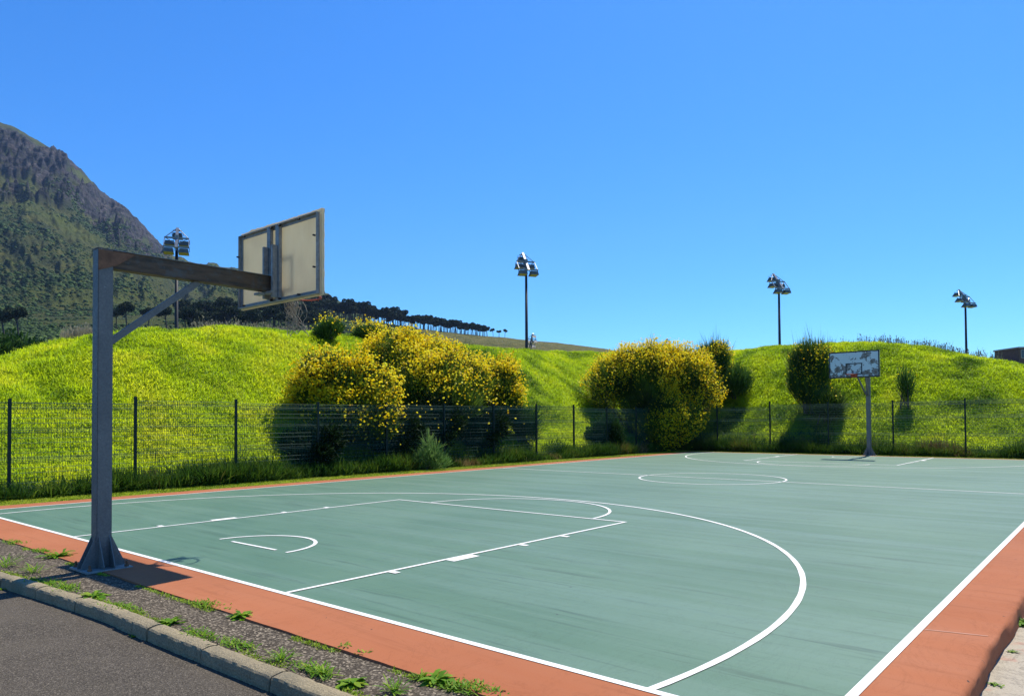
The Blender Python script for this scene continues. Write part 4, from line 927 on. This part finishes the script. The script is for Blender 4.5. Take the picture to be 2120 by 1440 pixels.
# ------------------------------------------------------------------ stone pines
def pine_mesh(seed, flat=.30, tall=10.):
    r_ = np.random.default_rng(seed); tb = MB(); lean = r_.normal(0, .5, 2)
    top = np.array([lean[0], lean[1], tall * .70]); tb.tube([(0, 0, -1.5), (lean[0] * .3, lean[1] * .3, tall * .3), tuple(top)], [.34, .27, .20], 6)
    Vs = []; Ts = []; nb = 7
    for q in range(nb):
        a = 2 * math.pi * q / nb + r_.uniform(-.3, .3); rr = r_.uniform(.8, 3.0); e = top + np.array([math.cos(a) * rr, math.sin(a) * rr, tall * .17 + r_.uniform(-1.1, .9)])
        st = top * r_.uniform(.78, 1.0); tb.tube([tuple(st), tuple(st * .4 + e * .6 + np.array([0, 0, -.5])), tuple(e)], [.15, .11, .06], 5)
        n_ = 240; v = r_.normal(0, 1, (n_, 3)); v /= np.linalg.norm(v, axis=1)[:, None]; rad = r_.uniform(.35, 1, n_) ** .5
        c = e + v * np.array([1.5, 1.5, tall * .13]) * rad[:, None]; Vs.append(c); 
    C = np.concatenate(Vs); C[:, 2] -= .3; n_ = len(C); a = r_.normal(0, 1, (n_, 3)); a[:, 2] *= .5; a /= np.linalg.norm(a, axis=1)[:, None]; b2 = np.cross(a, r_.normal(0, 1, (n_, 3))); b2 /= np.linalg.norm(b2, axis=1)[:, None]
    s_ = r_.uniform(.22, .5, n_)[:, None]
    V = np.stack([C - a * s_, C + b2 * s_ * .6, C + a * s_, C - b2 * s_ * .6], 1).reshape(-1, 3)
    return tb, V, np.repeat(np.clip(r_.normal(.45, .25, n_), 0, 1), 4)
protos = []
for s_ in range(5):
    tb, V, T = pine_mesh(100 + s_, tall=(10, 11, 9.5, 10.5, 8.5)[s_]); t = empty('pine_tree', label='', cat='tree', group='pine trees on the slope')
    tb.build('trunk', M['bark'], t); mesh_np('crown', V, np.arange(len(V)).reshape(-1, 4), M['pine'], t, tint=T); protos.append([t, False])
def az_of(px):
    d = rt * ((px - 1060) / 1508.7) + fw; return math.degrees(math.atan2(d.y, -d.x))
def put_pine(px, r, sc, lb, grp):
    pr = random.choice(protos)
    if not pr[1]: o = pr[0]; pr[1] = True
    else: o = copy_tree(pr[0])
    az = az_of(px); z = float(terr_z(np.array(az), np.array(float(r))))
    o.location = (CAM[0] - r * math.cos(R(az)), CAM[1] + r * math.sin(R(az)), z - .1); o.rotation_euler = (0, 0, random.uniform(0, 6.28)); o.scale = (sc, sc, sc * random.uniform(.92, 1.1))
    o['label'] = lb; o['category'] = 'tree'; o['group'] = grp
G1 = 'pines in the row along the ridge line'; G2 = 'pines in the dark wood behind the left bank'
for i in range(165):
    px = 655 + (1006 - 655) * ((i + random.uniform(-1.6, 1.6)) / 165)
    r = 545 + random.uniform(-55, 4); sc = np.interp(px, [655, 740, 850, 1000], [1.22, 1.06, .92, .74]) * random.uniform(.74, 1.18)
    put_pine(px, r, sc, 'dark flat topped pine in the dense row along the ridge under the sky', G1)
for px, sc, lb in ((1010, .78, 'lone thin pine at the gap near the right end of the ridge row'), (1022, .62, 'small pine right of the gap in the ridge row'), (1034, .66, 'small pine second from the right end of the ridge row'), (1046, .58, 'last small pine at the right end of the ridge row')):
    put_pine(px, 548, sc, lb, G1)
for i in range(100):
    px = random.uniform(375, 665); r = random.uniform(300, 430); sc = random.uniform(.8, 1.15) * np.interp(px, [375, 640], [1.0, .95])
    put_pine(px, r, sc, 'dark pine with bare trunk in the crowded wood behind the left bank', G2)
for px, r, sc, lb, in ((262, 330, 1.15, 'lone umbrella shaped pine between hoop post and brace'), (305, 345, .95, 'second umbrella pine under the hoop brace'), (38, 300, 1.25, 'umbrella pine above the dark thicket at the left'), (8, 310, 1.1, 'pine at the left frame edge above the dark thicket'), (240, 360, .8, 'small pine just right of the near hoop post'), (345, 330, 1.0, 'pine at the left end of the dark wood, left of the leftmost mast')):
    put_pine(px, r, sc, lb, 'single pines on the lower slope')

# ------------------------------------------------------------------ building at the right edge
bl = empty('brick_building', (*ray_pt(2112, 108), 0), math.atan2(rt.y, rt.x), 'flat roofed brown brick building behind the bank at the right edge', 'building')
zt = 1.6 + (864 - 721) / 1508.7 * 108
MB().box(0, 14, 0, 5.5, -1, zt).build('wall', M['brick'], bl)
MB().box(-.12, 14.12, -.12, 5.6, zt + .003, zt + .2).build('roof_coping', M['roof_edge'], bl)
for wx in (.25, 2.6, 5.):
    f_ = MB().box(wx, wx + 1.5, -.06, -.003, zt - 1.5, zt - .2).build('window', M['roof_edge'], bl); MB().box(wx + .09, wx + 1.41, -.075, -.062, zt - 1.41, zt - .29).build('pane', M['glass'], f_)
MB().box(-1.6, -.03, 0, 5.5, -1, zt - 2.0).build('annexe', M['brick'], bl)
MB().box(-.4, -.3, 4.4, 4.5, zt - 2.0, zt - 1.5).build('roof_vent', M['lamp_steel'], bl)

# ------------------------------------------------------------------ haze
hz = bpy.data.materials.new('haze_air'); hz.use_nodes = True; n = hz.node_tree; n.nodes.clear()
pv = n.nodes.new('ShaderNodeVolumePrincipled'); pv.inputs['Color'].default_value = (.40, .62, 1, 1); pv.inputs['Density'].default_value = .000065; pv.inputs['Anisotropy'].default_value = .2
ou = n.nodes.new('ShaderNodeOutputMaterial'); n.links.new(pv.outputs[0], ou.inputs['Volume'])
tag(MB().box(-2650, 2650, -2650, 2650, -6.5, 760).build('haze', hz), 'thin blue haze in the air over the whole place', 'haze', kind='stuff')
